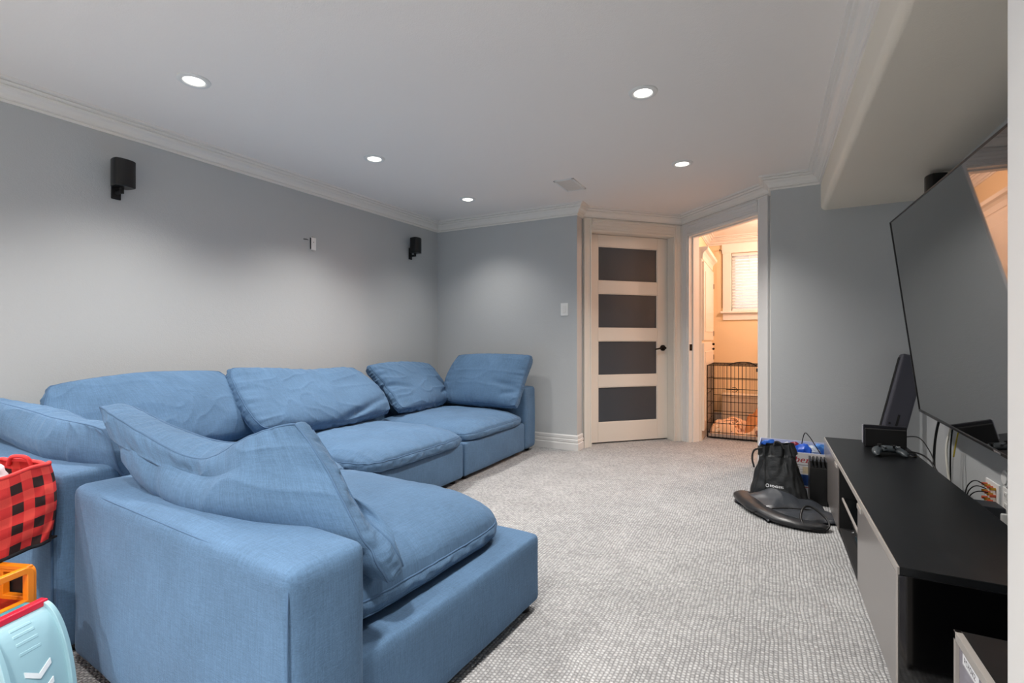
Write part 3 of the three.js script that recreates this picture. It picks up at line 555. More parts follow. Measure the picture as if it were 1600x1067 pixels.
// ------------------------------------------------------------------ things on the cabinet
{
  const d = thing('console_dock', 'black game console dock standing on the far end of the cabinet', 'console', [0.6, 0.398, -3.555]);
  mesh('dock_front', box(-0.098, 0.098, 0, 0.112, 0.008, 0.026, 0.005), M.blackMatte, d);
  mesh('dock_back', box(-0.098, 0.098, 0, 0.112, -0.03, -0.012, 0.005), M.blackMatte, d);
  mesh('dock_floor', box(-0.098, 0.098, 0, 0.014, -0.03, 0.026, 0.004), M.blackMatte, d);
  mesh('console', box(-0.103, 0.103, 0.014, 0.13, -0.011, 0.005, 0.005), std(0x1c1c24, 0.35), d);
  mesh('side_rail', box(-0.109, -0.103, 0.02, 0.128, -0.01, 0.004, 0.002), std(0xb8b8c0, 0.4), d);
  const p = thing('game_controller', 'dark grey game controller lying in front of the console dock', 'controller', [0.575, 0.398, -3.31], 0.15);
  const body = [];
  { // two grips and a bridge from swept ellipses
    const N2 = 40, R = 16, pos = [], idx = [], cur = new THREE.CatmullRomCurve3([V3(-0.066, 0.012, 0.052), V3(-0.062, 0.022, 0.025), V3(-0.045, 0.032, -0.008), V3(-0.018, 0.035, -0.018), V3(0.018, 0.035, -0.018), V3(0.045, 0.032, -0.008), V3(0.062, 0.022, 0.025), V3(0.066, 0.012, 0.052)]);
    for (let i = 0; i <= N2; i++) {
      const t = i / N2, c = cur.getPoint(t), tan = cur.getTangent(t), side = V3(0, 1, 0).cross(tan).normalize(), e = Math.sin(Math.PI * Math.min(1, Math.max(0.0, t))), k = Math.min(1, Math.sqrt(Math.min(t, 1 - t) * 14) + 0.05), w = (0.016 + 0.02 * e ** 2) * k, h = (0.012 + 0.006 * e) * k;
      for (let j = 0; j < R; j++) { const a = j / R * 2 * Math.PI, q = c.clone().addScaledVector(side, Math.cos(a) * w); q.y += Math.sin(a) * h; pos.push(q.x, q.y, q.z); }
    }
    for (let i = 0; i < N2; i++) for (let j = 0; j < R; j++) { const a = i * R + j, b = i * R + (j + 1) % R; idx.push(a, a + R, b, b, a + R, b + R); }
    const g = new THREE.BufferGeometry(); g.setAttribute('position', new THREE.Float32BufferAttribute(pos, 3)); g.setIndex(idx); g.computeVertexNormals(); body.push(g);
  }
  mesh('shell', body, std(0x3b4246, 0.4), p).material.side = THREE.DoubleSide;
  for (const [x, z] of [[-0.04, -0.005], [0.02, 0.012]]) { const s = mesh('thumb_stick', [cyl(0.005, 0.012, x, 0.052, z), cyl(0.01, 0.005, x, 0.06, z)], M.blackMatte, p); s.material = M.blackMatte; }
  for (const [x, z] of [[0.042, -0.018], [0.052, -0.008], [0.042, 0.002], [0.032, -0.008]]) mesh('button', cyl(0.0048, 0.006, x, 0.05, z, 'y', 12), std(0x9aa0a4, 0.35), p);
  mesh('direction_pad', [box(-0.03, -0.012, 0.048, 0.054, 0.008, 0.014, 0.001), box(-0.024, -0.018, 0.048, 0.054, 0.002, 0.02, 0.001)], std(0x6d7276, 0.4), p);
  // sound bar on end, leaning to the right
  const sb = thing('sound_bar', 'dark grey sound bar standing on end, leaning behind the television', 'speaker', [0.555, 0, -4.03]);
  sb.rotation.set(-0.10, 0.16, -0.26, 'YXZ');
  const sbm = std(0x44444e, 0.5);
  mesh('body', boxUV(new RoundedBoxGeometry(0.145, 0.98, 0.065, 4, 0.022).translate(0.0725, 0.49, 0)), sbm, sb);
  mesh('grille', box(-0.003, 0.001, 0.03, 0.95, -0.014, 0.014, 0.001), M.blackMatte, sb);
  mesh('port', box(0.068, 0.082, 0.47, 0.57, 0.030, 0.0335, 0.003), M.black, sb); mesh('screw', cyl(0.007, 0.003, 0.035, 0.5, 0.0325, 'z', 12), M.black, sb);
}
// cables
const cab = (name, label, pts, r, m) => tag(mesh(name, tube(pts, r, 60, 7), m), label, 'cable');
cab('power_cable', 'thick black cable dropping from the television behind the cabinet, leftmost of three', [[0.85, 0.98, -3.3], [0.87, 0.75, -3.5], [0.86, 0.62, -3.57], [0.845, 0.50, -3.6], [0.84, 0.36, -3.62], [0.845, 0.15, -3.62]], 0.0065, M.cableBlack);
cab('signal_cable', 'white cable dropping from the television behind the cabinet', [[0.85, 0.95, -3.1], [0.86, 0.70, -3.36], [0.86, 0.58, -3.40], [0.845, 0.44, -3.42], [0.85, 0.2, -3.36]], 0.0055, M.cableWhite);
cab('signal_cable', 'thin black cable beside the white one under the television', [[0.87, 0.95, -3.1], [0.88, 0.70, -3.40], [0.875, 0.58, -3.43], [0.87, 0.44, -3.45], [0.87, 0.2, -3.45]], 0.004, M.cableBlack);
cab('signal_cable', 'short yellow cable end beside the white one under the television', [[0.88, 0.95, -3.08], [0.89, 0.70, -3.34], [0.89, 0.6, -3.36], [0.885, 0.52, -3.40], [0.88, 0.4, -3.44]], 0.0035, M.cableYellow);
cab('console_cable', 'thin black cable looping from the console dock over the cabinet edge', [[0.69, 0.47, -3.56], [0.73, 0.49, -3.45], [0.74, 0.46, -3.3], [0.742, 0.41, -3.2], [0.745, 0.3, -3.16]], 0.0028, M.cableBlack);
cab('console_cable', 'black cable coiled on the cabinet top right of the console dock', [[0.69, 0.405, -3.52], [0.71, 0.404, -3.40], [0.69, 0.404, -3.32], [0.655, 0.404, -3.36], [0.68, 0.41, -3.42], [0.71, 0.425, -3.3], [0.725, 0.415, -3.2], [0.74, 0.37, -3.12]], 0.0042, M.cableBlack);

// wall plates on the right wall
{
  const a = thing('terminal_plate', 'white wall plate with rows of gold and red speaker terminals', 'wall plate', [0.92, 0.32, -3.04]);
  mesh('plate', box(-0.007, 0.001, -0.056, 0.056, -0.075, 0.075, 0.003), M.whitePlate, a);
  const cols = [std(0xc0502e, 0.4), M.gold];
  for (let i = 0; i < 4; i++) for (let j = 0; j < 3; j++) mesh('terminal', cyl(0.007, 0.022, -0.016, -0.035 + j * 0.032, -0.052 + i * 0.032, 'x', 12), cols[(i + j) % 2], a);
  for (let i = 0; i < 3; i++) cab('speaker_wire', ['black', 'dark', 'thin black', 'curved black', 'short black'][i] + ' speaker wire curling from the gold wall terminals', [[0.895, 0.35 - 0.012 * i, -3.06 + 0.02 * i], [0.865, 0.365 - 0.02 * i, -3.07 + 0.02 * i], [0.845, 0.33 - 0.02 * i, -3.10 + 0.015 * i], [0.84, 0.24, -3.12 + 0.02 * i], [0.845, 0.1, -3.12 + 0.02 * i]], 0.0025, M.cableBlack).userData.group = 'speaker wires';
  const b = thing('wall_outlet', 'white power outlet plate at the right edge beside the terminals', 'outlet', [0.92, 0.325, -2.89]);
  mesh('plate', box(-0.006, 0.001, -0.058, 0.058, -0.038, 0.038, 0.003), M.whitePlate, b);
  for (const y of [-0.024, 0.024]) { const s = mesh('socket', box(-0.0085, -0.005, y - 0.016, y + 0.016, -0.016, 0.016, 0.003), M.white, b); mesh('slot', [box(-0.0092, -0.008, y - 0.004, y + 0.008, -0.008, -0.006, 0.0003), box(-0.0092, -0.008, y - 0.004, y + 0.008, 0.006, 0.008, 0.0003)], M.black, s); }
  const ad = thing('power_adapter', 'small white power adapter plugged in behind the cabinet', 'adapter', [0.885, 0.28, -2.80]);
  mesh('body', box(-0.02, 0.028, -0.03, 0.018, -0.022, 0.022, 0.006), M.white, ad); mesh('prong', box(0.027, 0.032, -0.006, 0.006, -0.004, 0.004, 0.001), M.chrome, ad);
  const bb = thing('power_adapter', 'black power brick above the cabinet edge beside the white adapter', 'adapter', [0.845, 0.288, -2.84]);
  mesh('body', box(-0.045, 0.04, -0.03, 0.03, -0.06, 0.05, 0.006), std(0x20242a, 0.45), bb); mesh('cord_end', tube([[0.035, 0, -0.04], [0.05, -0.04, -0.06], [0.05, -0.14, -0.06]], 0.006, 16, 8), M.cableBlack, bb);
  const cp = thing('cable_port', 'round white cable cover on the wall above the outlet', 'wall plate', [0.92, 0.425, -2.89]);
  mesh('ring', cyl(0.036, 0.01, -0.004, 0, 0, 'x', 32), M.whitePlate, cp); mesh('cap', cyl(0.026, 0.006, -0.011, 0, 0, 'x', 32), M.white, cp);
}
// ------------------------------------------------------------------ small things on walls
{
  const body = () => { // speaker shell: rounded trapezoid plan with a domed front, pulled up
    const s = new THREE.Shape(); s.moveTo(-0.045, 0); s.lineTo(0.045, 0); s.bezierCurveTo(0.06, 0.02, 0.062, 0.07, 0.058, 0.085); s.bezierCurveTo(0.03, 0.108, -0.03, 0.108, -0.058, 0.085); s.bezierCurveTo(-0.062, 0.07, -0.06, 0.02, -0.045, 0);
    return boxUV(new THREE.ExtrudeGeometry(s, { depth: 0.155, bevelEnabled: true, bevelSize: 0.006, bevelThickness: 0.006, bevelSegments: 3, curveSegments: 10 }).rotateX(Math.PI / 2).translate(0, 0.08, 0));
  };
  const g = body();   // front towards +z
  const make = (label, pos, turn) => {
    const s = thing('wall_speaker', label, 'speaker', pos, turn, 'small black surround speakers');
    mesh('shell', g, std(0x0a0a0b, 0.3), s).position.z = 0.03;
    mesh('mount_plate', box(-0.03, 0.03, -0.145, -0.02, -0.012, 0.0, 0.004), M.blackMatte, s);
    mesh('mount_arm', [cyl(0.012, 0.07, 0, -0.105, 0.03, 'z', 16), cyl(0.014, 0.04, 0, -0.095, 0.066, 'y', 16)], M.blackMatte, s);
    mesh('maker_badge', box(-0.012, 0.03, -0.072, -0.066, 0.13, 0.1345, 0.001), std(0xcfd2d6, 0.3, { metalness: 0.5 }), s);
    s.scale.set(0.78, 0.92, 0.8);
    return s;
  };
  const lx = (z) => -3.187 - 0.0385 * (z + 4.3);
  make('small black wall speaker at the near end of the left wall', [lx(-1.40) + 0.012, 1.965, -1.40], Math.PI / 2 + 0.04);
  make('small black wall speaker high in the far left corner', [lx(-3.86) + 0.012, 1.975, -3.86], Math.PI / 2 + 0.04);
  make('small black speaker under the soffit above the television', [0.908, 1.90, -3.62], -Math.PI / 2 + 0.1);
  const p = thing('low_voltage_plate', 'small white open bracket plate on the left wall between the speakers', 'wall plate', [lx(-2.72), 1.805, -2.72], Math.PI / 2 + 0.038);
  mesh('plate', [box(-0.026, 0.026, -0.05, 0.05, -0.001, 0.005, 0.003)], M.whitePlate, p);
  mesh('screw_tab', [box(-0.012, 0.012, 0.048, 0.062, 0, 0.004, 0.002), box(-0.012, 0.012, -0.062, -0.048, 0, 0.004, 0.002)], std(0xb9b9b6, 0.4), p);
  mesh('opening', [box(-0.03, -0.025, -0.045, 0.045, 0, 0.006, 0.001), box(-0.003, 0.003, 0.01, 0.016, 0.004, 0.0065, 0.001)], M.dark, p);
  const n = tag(mesh('wall_nail', tube([[lx(-2.64), 1.83, -2.63], [lx(-2.64) + 0.018, 1.828, -2.645], [lx(-2.64) + 0.012, 1.826, -2.665]], 0.003, 16, 6), M.black), 'short dark wire end poking from the wall beside the white plate', 'wire');
  n.name = 'wire_end';
  const sw = thing('light_switch', 'white light switch plate on the back wall left of the door', 'switch', [-1.711, 1.32, -4.3]);
  mesh('plate', box(-0.037, 0.037, -0.06, 0.06, -0.001, 0.006, 0.003), M.whitePlate, sw);
  const rk = mesh('rocker', box(-0.017, 0.017, -0.034, 0.034, 0.004, 0.0095, 0.002), M.white, sw);
}
// ------------------------------------------------------------------ corner of bags and box by the cabinet
{
  const b = thing('cardboard_box', 'printed white and blue cardboard box full of odds and ends beside the cabinet', 'box', [0.16, 0, -3.86], -0.03);
  const w = 0.44, h = 0.32, d = 0.26;
  const art = canvasTex(512, 384, (x, W2, H2) => {
    x.fillStyle = '#e6e3e4'; x.fillRect(0, 0, W2, H2);
    x.fillStyle = '#2c62ab'; x.fillRect(0, 190, W2, 95); x.fillStyle = '#5f95cf'; x.fillRect(140, 210, 120, 50); x.fillStyle = '#17407f'; x.fillRect(300, 190, 212, 95);
    x.fillStyle = '#d9c7a6'; x.fillRect(300, 120, 60, 60);
    x.fillStyle = '#c9ccd2'; x.fillRect(0, 285, W2, 99); x.fillStyle = '#a03040'; x.fillRect(190, 296, 180, 7);
    for (let i = 0; i < 12; i++) { x.fillStyle = ['#8b8b92', '#b3a27e', '#6b6f80'][i % 3]; x.fillRect(20 + i * 40, 330 + (i % 2) * 10, 28, 22); }
    x.fillStyle = '#b4343f'; x.font = 'italic bold 62px serif'; x.fillText('Slumber', 78, 84);
    x.fillStyle = '#77757d'; x.fillRect(160, 104, 190, 5); x.fillRect(160, 122, 120, 5); for (let i = 0; i < 5; i++) { x.fillStyle = '#a9a6aa'; x.fillRect(160, 136 + i * 9, 110 + (i * 37) % 60, 3); }
  });
  const face = std(0xffffff, 0.55, { map: art }), blue = std(0x3f6fb4, 0.6), pale = std(0xc3c9e2, 0.7);
  mesh('wall_board', [box(-w / 2, w / 2, 0, h, -d / 2, -d / 2 + 0.005, 0.001), box(-w / 2, -w / 2 + 0.005, 0, h, -d / 2, d / 2, 0.001), box(w / 2 - 0.005, w / 2, 0, h, -d / 2, d / 2, 0.001), box(-w / 2, w / 2, 0, 0.005, -d / 2, d / 2, 0.001)], pale, b);
  mesh('front_board', box(-w / 2, w / 2, 0, h - 0.03, d / 2 - 0.005, d / 2, 0.001), pale, b);
  mesh('printed_face', new THREE.PlaneGeometry(w - 0.004, h - 0.034).translate(0, (h - 0.03) / 2, d / 2 + 0.0008), face, b);
  const r = rng(12);
  const junk = [['blue plastic packet', 0x2f63b8], ['pale blue plastic packet', 0x9fc3e6], ['white crumpled wrapper', 0xe6ebf2], ['dark red packet', 0x7a1f33], ['bright blue box', 0x1e57c4], ['silver wrapper', 0xb9c3cf], ['mid blue pouch', 0x4d86cf]];
  junk.forEach(([label, col], i) => {
    const g = new THREE.IcosahedronGeometry(0.05, 3), p = g.attributes.position, v = V3();
    for (let k = 0; k < p.count; k++) { v.fromBufferAttribute(p, k); const s = 1 + 0.45 * noise(v.x * 30 + i * 5, v.y * 30, v.z * 30); v.multiplyScalar(s); v.y *= 0.65; p.setXYZ(k, v.x, v.y, v.z); }
    const gg = toCreasedNormals(g, 0.4);
    const o = tag(mesh('packet', gg, std(col, 0.35)), label + ' in the top of the printed cardboard box', 'packet'); o.position.set(0.0 + (i - 3) * 0.052 + 0.15, 0.275 + 0.02 * r(), -3.86 + (r() - 0.5) * 0.1); o.rotation.set(r() * 3, r() * 3, r());
  });
  mesh('box_filler', box(-w / 2 + 0.006, w / 2 - 0.006, 0.005, 0.24, -d / 2 + 0.006, d / 2 - 0.006, 0.01), blue, b);
  cab('loose_wire', 'thin dark wire arching out of the cardboard box', [[0.19, 0.27, -3.85], [0.20, 0.36, -3.84], [0.215, 0.405, -3.83], [0.24, 0.38, -3.82], [0.27, 0.33, -3.8], [0.3, 0.28, -3.78]], 0.003, M.cableBlack);
}
{
  const m = thing('network_modem', 'upright black box with slotted top between the cardboard box and the cabinet', 'modem', [0.272, 0, -3.66]);
  mesh('case', box(-0.048, 0.048, 0, 0.235, -0.09, 0.09, 0.004), M.black, m);
  for (let i = 0; i < 5; i++) mesh('fin', box(-0.046 + i * 0.021, -0.034 + i * 0.021, 0.235, 0.275, -0.085, 0.088, 0.002), M.black, m);
}
const bagMat = std(0x17191b, 0.5, { side: THREE.DoubleSide, bumpMap: paintBump, bumpScale: 0.001 });
{ // standing drawstring bag
  const b = thing('drawstring_bag', 'black drawstring bag with white lettering standing against the printed box', 'bag', [0.06, 0, -3.53], -0.2);
  const nA = 96, nY = 60, pos = [], uv = [], idx = [], hgt = 0.36;
  for (let j = 0; j <= nY; j++) for (let i = 0; i <= nA; i++) {
    const t = j / nY, a = i / nA * 2 * Math.PI, fl = Math.pow(1 - t, 0.3) * 0.0;
    const rx = THREE.MathUtils.lerp(0.178, 0.088, Math.pow(t, 0.8)) * (t < 0.06 ? 0.86 + 0.14 * Math.sqrt(t / 0.06) : 1), rz = THREE.MathUtils.lerp(0.12, 0.055, t);
    const fold = 0.012 * noise(Math.cos(a) * 2.2, Math.sin(a) * 2.2, t * 3) + 0.010 * noise(Math.cos(a) * 5, Math.sin(a) * 5, t * 6 + 3) + 0.012 * t * Math.sin(a * 9 + 2) * (t > 0.82 ? 1 : 0.25);
    const sl = -0.03 * t, c = Math.cos(a), s = Math.sin(a), e = 0.75, sx = Math.sign(c) * Math.abs(c) ** e, sz = Math.sign(s) * Math.abs(s) ** e;
    pos.push(sx * (rx + fold) + sl, t * hgt * (1 + 0.05 * c * t), sz * (rz + fold) - 0.03 * t); uv.push(i / nA, t);
  }
  for (let j = 0; j < nY; j++) for (let i = 0; i < nA; i++) { const o = j * (nA + 1) + i; idx.push(o, o + nA + 1, o + 1, o + 1, o + nA + 1, o + nA + 2); }
  const g = new THREE.BufferGeometry(); g.setAttribute('position', new THREE.Float32BufferAttribute(pos, 3)); g.setAttribute('uv', new THREE.Float32BufferAttribute(uv, 2)); g.setIndex(idx); g.computeVertexNormals();
  const print = canvasTex(2048, 768, (x, W2, H2) => {   // u 0.25 is the front centre
    x.fillStyle = '#1b1e20'; x.fillRect(0, 0, W2, H2);
    x.save(); x.translate(W2 * 0.278, H2 * (1 - 0.33)); x.scale(-0.5, 0.62); x.fillStyle = '#e6e8ea'; x.strokeStyle = '#e6e8ea'; x.lineWidth = 17;
    x.beginPath(); x.arc(-30, 0, 30, 0, 7); x.stroke(); x.font = 'bold 64px sans-serif'; x.fillText('ROGERS', 20, 24); x.restore();
  });
  const bm = bagMat.clone(); bm.map = print; bm.color.set(0xffffff);
  mesh('bag_body', g, bm, b);
  mesh('front_seam', tube(Array.from({ length: 12 }, (_, k) => { const t = k / 11, rz = THREE.MathUtils.lerp(0.12, 0.055, t); return [-0.06 - 0.02 * t, 0.01 + t * 0.33, rz + 0.008 - 0.03 * t]; }), 0.002, 30, 5), M.black, b);
  mesh('drawcord', tube([[-0.03, 0.36, 0.03], [-0.02, 0.385, 0.02], [0.01, 0.38, 0.03], [0.03, 0.35, 0.04]], 0.007, 24, 6), M.blackMatte, b);
  mesh('strap', tube([[-0.10, 0.335, 0.02], [-0.14, 0.32, 0.04], [-0.15, 0.27, 0.055], [-0.135, 0.215, 0.07]], 0.006, 24, 6), M.blackMatte, b);
  mesh('bag_lining', new THREE.CircleGeometry(1, 40).rotateX(-Math.PI / 2).scale(0.078, 1, 0.04).translate(-0.03, 0.3, -0.03), M.blackMatte, b);
}
{ // collapsed leatherette bag on the floor
  const b = thing('folded_bag', 'flattened glossy black bag lying on the carpet in front of the standing bag', 'bag', [0.105, 0, -3.33], 0.42);
  const pm = phys(0x30343a, 0.42, { clearcoat: 0.5, clearcoatRoughness: 0.25, side: THREE.DoubleSide });
  const n = 90, k = 60, pos = [], idx = [];
  const wx = 0.24, wz = 0.185;
  for (const side of [1, -1]) {
    const o0 = pos.length / 3;
    for (let j = 0; j <= k; j++) for (let i = 0; i <= n; i++) {
      const a = i / n * 2 - 1, c = j / k * 2 - 1, e = Math.max(0, (1 - a ** 4) * (1 - c ** 4));
      const x = a * wx * (1 - 0.2 * (c * 0.5 + 0.5)) + 0.02 * noise(c * 2, 3, 1), z = c * wz + 0.03 * noise(a * 2, 1, 5);
      let y = 0.012;
      if (side > 0) {
        const roll = 0.062 * Math.exp(-(((c - 0.58 + 0.22 * a * a) / 0.24) ** 2)), groove = -0.03 * Math.exp(-(((c - 0.2 + 0.16 * a * a) / 0.07) ** 2)), slope = 0.105 * Math.max(0, 1 - Math.abs(a * 0.9 + 0.05)) * Math.max(0, 1 - (c + 1) / 1.25);
        const facet = 0.012 * Math.abs(noise(a * 1.7 + 0.4 * c, c * 1.4, 8.2));
        y += Math.pow(e, 0.3) * (0.022 + 0.25 * roll + 0.3 * groove + slope * 1.05 + facet);
      } else y = 0.004;
      pos.push(x, Math.max(0.004, y), z);
    }
    for (let j = 0; j < k; j++) for (let i = 0; i < n; i++) { const o = o0 + j * (n + 1) + i, q = [o, o + n + 1, o + 1, o + 1, o + n + 1, o + n + 2]; idx.push(...(side > 0 ? q : q.reverse())); }
  }
  const g = new THREE.BufferGeometry(); g.setAttribute('position', new THREE.Float32BufferAttribute(pos, 3)); g.setIndex(idx); g.computeVertexNormals();
  mesh('bag_body', g, pm, b);
  mesh('strap', tube(Array.from({ length: 14 }, (_, k) => { const t = k / 14 * 2 * Math.PI; return [0.013 + 0.066 * Math.cos(t) + 0.012 * Math.sin(2 * t), 0.058 - 0.046 * Math.sin(t), 0.235 + 0.06 * Math.sin(t)]; }), 0.006, 80, 8, true), M.black, b);
  {
    b.updateMatrixWorld(true);
    const cv = new THREE.CatmullRomCurve3([[-0.165, 0.036, -3.52], [-0.12, 0.034, -3.37], [-0.045, 0.03, -3.225], [0.07, 0.026, -3.12], [0.18, 0.022, -3.095], [0.285, 0.018, -3.13]].map((p) => b.worldToLocal(V3(...p)))), N2 = 70, R2 = 18, ps = [], ix = [];
    for (let i = 0; i <= N2; i++) {
      const t = i / N2, c = cv.getPoint(t), tg = cv.getTangent(t), sd = V3(0, 1, 0).cross(tg).normalize(), q = Math.min(1, Math.sqrt(Math.min(t, 1 - t) * 12)), w = (0.062 - 0.02 * t) * q + 0.002, hh = (0.032 - 0.012 * t) * q + 0.001;
      for (let j = 0; j < R2; j++) { const a2 = j / R2 * 2 * Math.PI, k2 = 1 + 0.12 * noise(t * 9, Math.cos(a2) * 1.5, Math.sin(a2) * 1.5), v = c.clone().addScaledVector(sd, Math.cos(a2) * w * k2); v.y = Math.max(0.003, v.y + Math.sin(a2) * hh * k2); ps.push(v.x, v.y, v.z); }
    }
    for (let i = 0; i < N2; i++) for (let j = 0; j < R2; j++) { const a2 = i * R2 + j, b2 = i * R2 + (j + 1) % R2; ix.push(a2, b2, a2 + R2, b2, b2 + R2, a2 + R2); }
    const rg = new THREE.BufferGeometry(); rg.setAttribute('position', new THREE.Float32BufferAttribute(ps, 3)); rg.setIndex(ix); rg.computeVertexNormals();
    mesh('rolled_edge', rg, phys(0x1a1c1f, 0.4, { clearcoat: 0.3, clearcoatRoughness: 0.35, side: THREE.DoubleSide }), b);
  }
  mesh('zip', tube([[-0.25, 0.03, 0.08], [-0.1, 0.05, 0.06], [0.06, 0.045, 0.055], [0.2, 0.025, 0.05]], 0.004, 40, 6), M.blackMatte, b);
}

// ------------------------------------------------------------------ dog crate and blanket in the laundry
{
  const c = thing('dog_crate', 'black wire dog crate standing just inside the laundry doorway', 'crate', [-0.578, 0, -5.5], 0.0);
  const w = 1.05, h = 0.765, d = 0.68, R = 0.0021;
  const panel = (n, m, at, r2 = R) => { const g = []; for (let i = 0; i <= n; i++) g.push(rod(at(i / n, 0), at(i / n, 1), i === 0 || i === n ? 0.0045 : r2, 5)); for (const v of m) g.push(rod(at(0, v), at(1, v), 0.0034, 5)); return g; };
  mesh('front_panel', panel(28, [0.0, 0.07, 0.2, 0.33, 0.5, 0.68, 0.83, 1], (u, v) => [u * w, 0.015 + v * (h - 0.015), 0]), M.wire, c);
  mesh('back_panel', panel(28, [0, 0.25, 0.5, 0.75, 1], (u, v) => [u * w, 0.015 + v * (h - 0.015), -d]), M.wire, c);
  mesh('side_panel', panel(10, [0, 0.2, 0.4, 0.6, 0.8, 1], (u, v) => [0, 0.015 + v * (h - 0.015), -u * d]), M.wire, c);
  mesh('side_panel', panel(10, [0, 0.2, 0.4, 0.6, 0.8, 1], (u, v) => [w, 0.015 + v * (h - 0.015), -u * d]), M.wire, c);
  mesh('top_panel', panel(28, [0, 0.25, 0.5, 0.75, 1], (u, v) => [u * w, h, -v * d]), M.wire, c);
  mesh('tray', [sharp(0.01, w - 0.01, 0.012, 0.02, -d + 0.01, -0.012), sharp(0.01, w - 0.01, 0.012, 0.05, -0.018, -0.012)], std(0xb9a79b, 0.6), c);
  for (const y of [0.2, 0.52]) mesh('latch', [rod([0.18, y, 0.006], [0.3, y, 0.006], 0.003, 6), tube([[0.24, y + 0.02, 0.008], [0.27, y + 0.022, 0.012], [0.29, y, 0.012], [0.27, y - 0.02, 0.012], [0.24, y - 0.02, 0.008]], 0.003, 20, 6)], M.wire, c);
  mesh('corner_clip', box(0.46, 0.53, h - 0.055, h - 0.02, -0.005, 0.008), M.black, c);
  mesh('carry_handle', tube([[0.2, h + 0.003, -0.1], [0.28, h + 0.03, -0.12], [0.4, h + 0.03, -0.12], [0.46, h + 0.003, -0.1]], 0.006, 30, 8), M.blackMatte, c);
  // blanket heaped inside
  const spots = canvasTex(512, 512, (x, W2, H2) => { x.fillStyle = '#e9bf98'; x.fillRect(0, 0, W2, H2); const r = rng(3); for (let i = 0; i < 260; i++) { x.fillStyle = ['#c98f5d', '#b5764a', '#f2d7b8', '#d8b6a8', '#8f6250'][i % 5]; x.beginPath(); x.ellipse(r() * W2, r() * H2, 5 + r() * 14, 3 + r() * 9, r() * 3, 0, 7); x.fill(); } });
  spots.wrapS = spots.wrapT = THREE.RepeatWrapping;
  const n = 120, k = 80;
  const heap = (name, label, x0, x1, z0, z1, hh, seed, m) => {
    const pos = [], uv = [], idx = [];
    for (let j = 0; j <= k; j++) for (let i = 0; i <= n; i++) {
      const a = i / n, b = j / k, e = Math.pow(Math.max(0, 1 - (2 * a - 1) ** 6) * Math.max(0, 1 - (2 * b - 1) ** 6), 0.5);
      const x = x0 + (x1 - x0) * a, z = z0 + (z1 - z0) * b, rid = 1 - Math.abs(noise(x * 4 + seed, z * 6, seed)) * 2.2;
      const y = 0.024 + e * hh * (0.55 + 0.5 * noise(x * 3.2 + seed * 3, z * 3.2, 4) + 0.35 * rid + 0.12 * noise(x * 14, z * 14, seed));
      pos.push(x + 0.02 * noise(z * 6, a * 5, seed), Math.max(0.022, y), z); uv.push(x * 1.8, z * 1.8);
    }
    for (let j = 0; j < k; j++) for (let i = 0; i < n; i++) { const o = j * (n + 1) + i; idx.push(o, o + n + 1, o + 1, o + 1, o + n + 1, o + n + 2); }
    const g = new THREE.BufferGeometry(); g.setAttribute('position', new THREE.Float32BufferAttribute(pos, 3)); g.setAttribute('uv', new THREE.Float32BufferAttribute(uv, 2)); g.setIndex(idx); g.computeVertexNormals();
    return tag(mesh(name, g, m), label, 'blanket');
  };
  heap('blanket', 'pale patterned blanket spread over the floor of the dog crate', -0.56, 0.45, -6.15, -5.53, 0.19, 2, std(0xffffff, 0.95, { map: spots, side: THREE.DoubleSide }));
  heap('blanket', 'orange tan blanket heaped at the right inside the dog crate', -0.24, 0.40, -6.06, -5.58, 0.28, 7, std(0xd08a52, 0.95, { side: THREE.DoubleSide }));
}
// cream storage bench behind the crate
{
  const b = thing('storage_bench', 'low cream bench box along the laundry back wall behind the crate', 'bench', [0.35, 0, -6.4]);
  const cm = std(0xe9dcc6, 0.5);
  mesh('body', box(-0.85, 0.85, 0, 0.36, -0.08, 0.09), cm, b); mesh('lid', box(-0.855, 0.86, 0.36, 0.39, -0.085, 0.1, 0.006), cm, b);
}
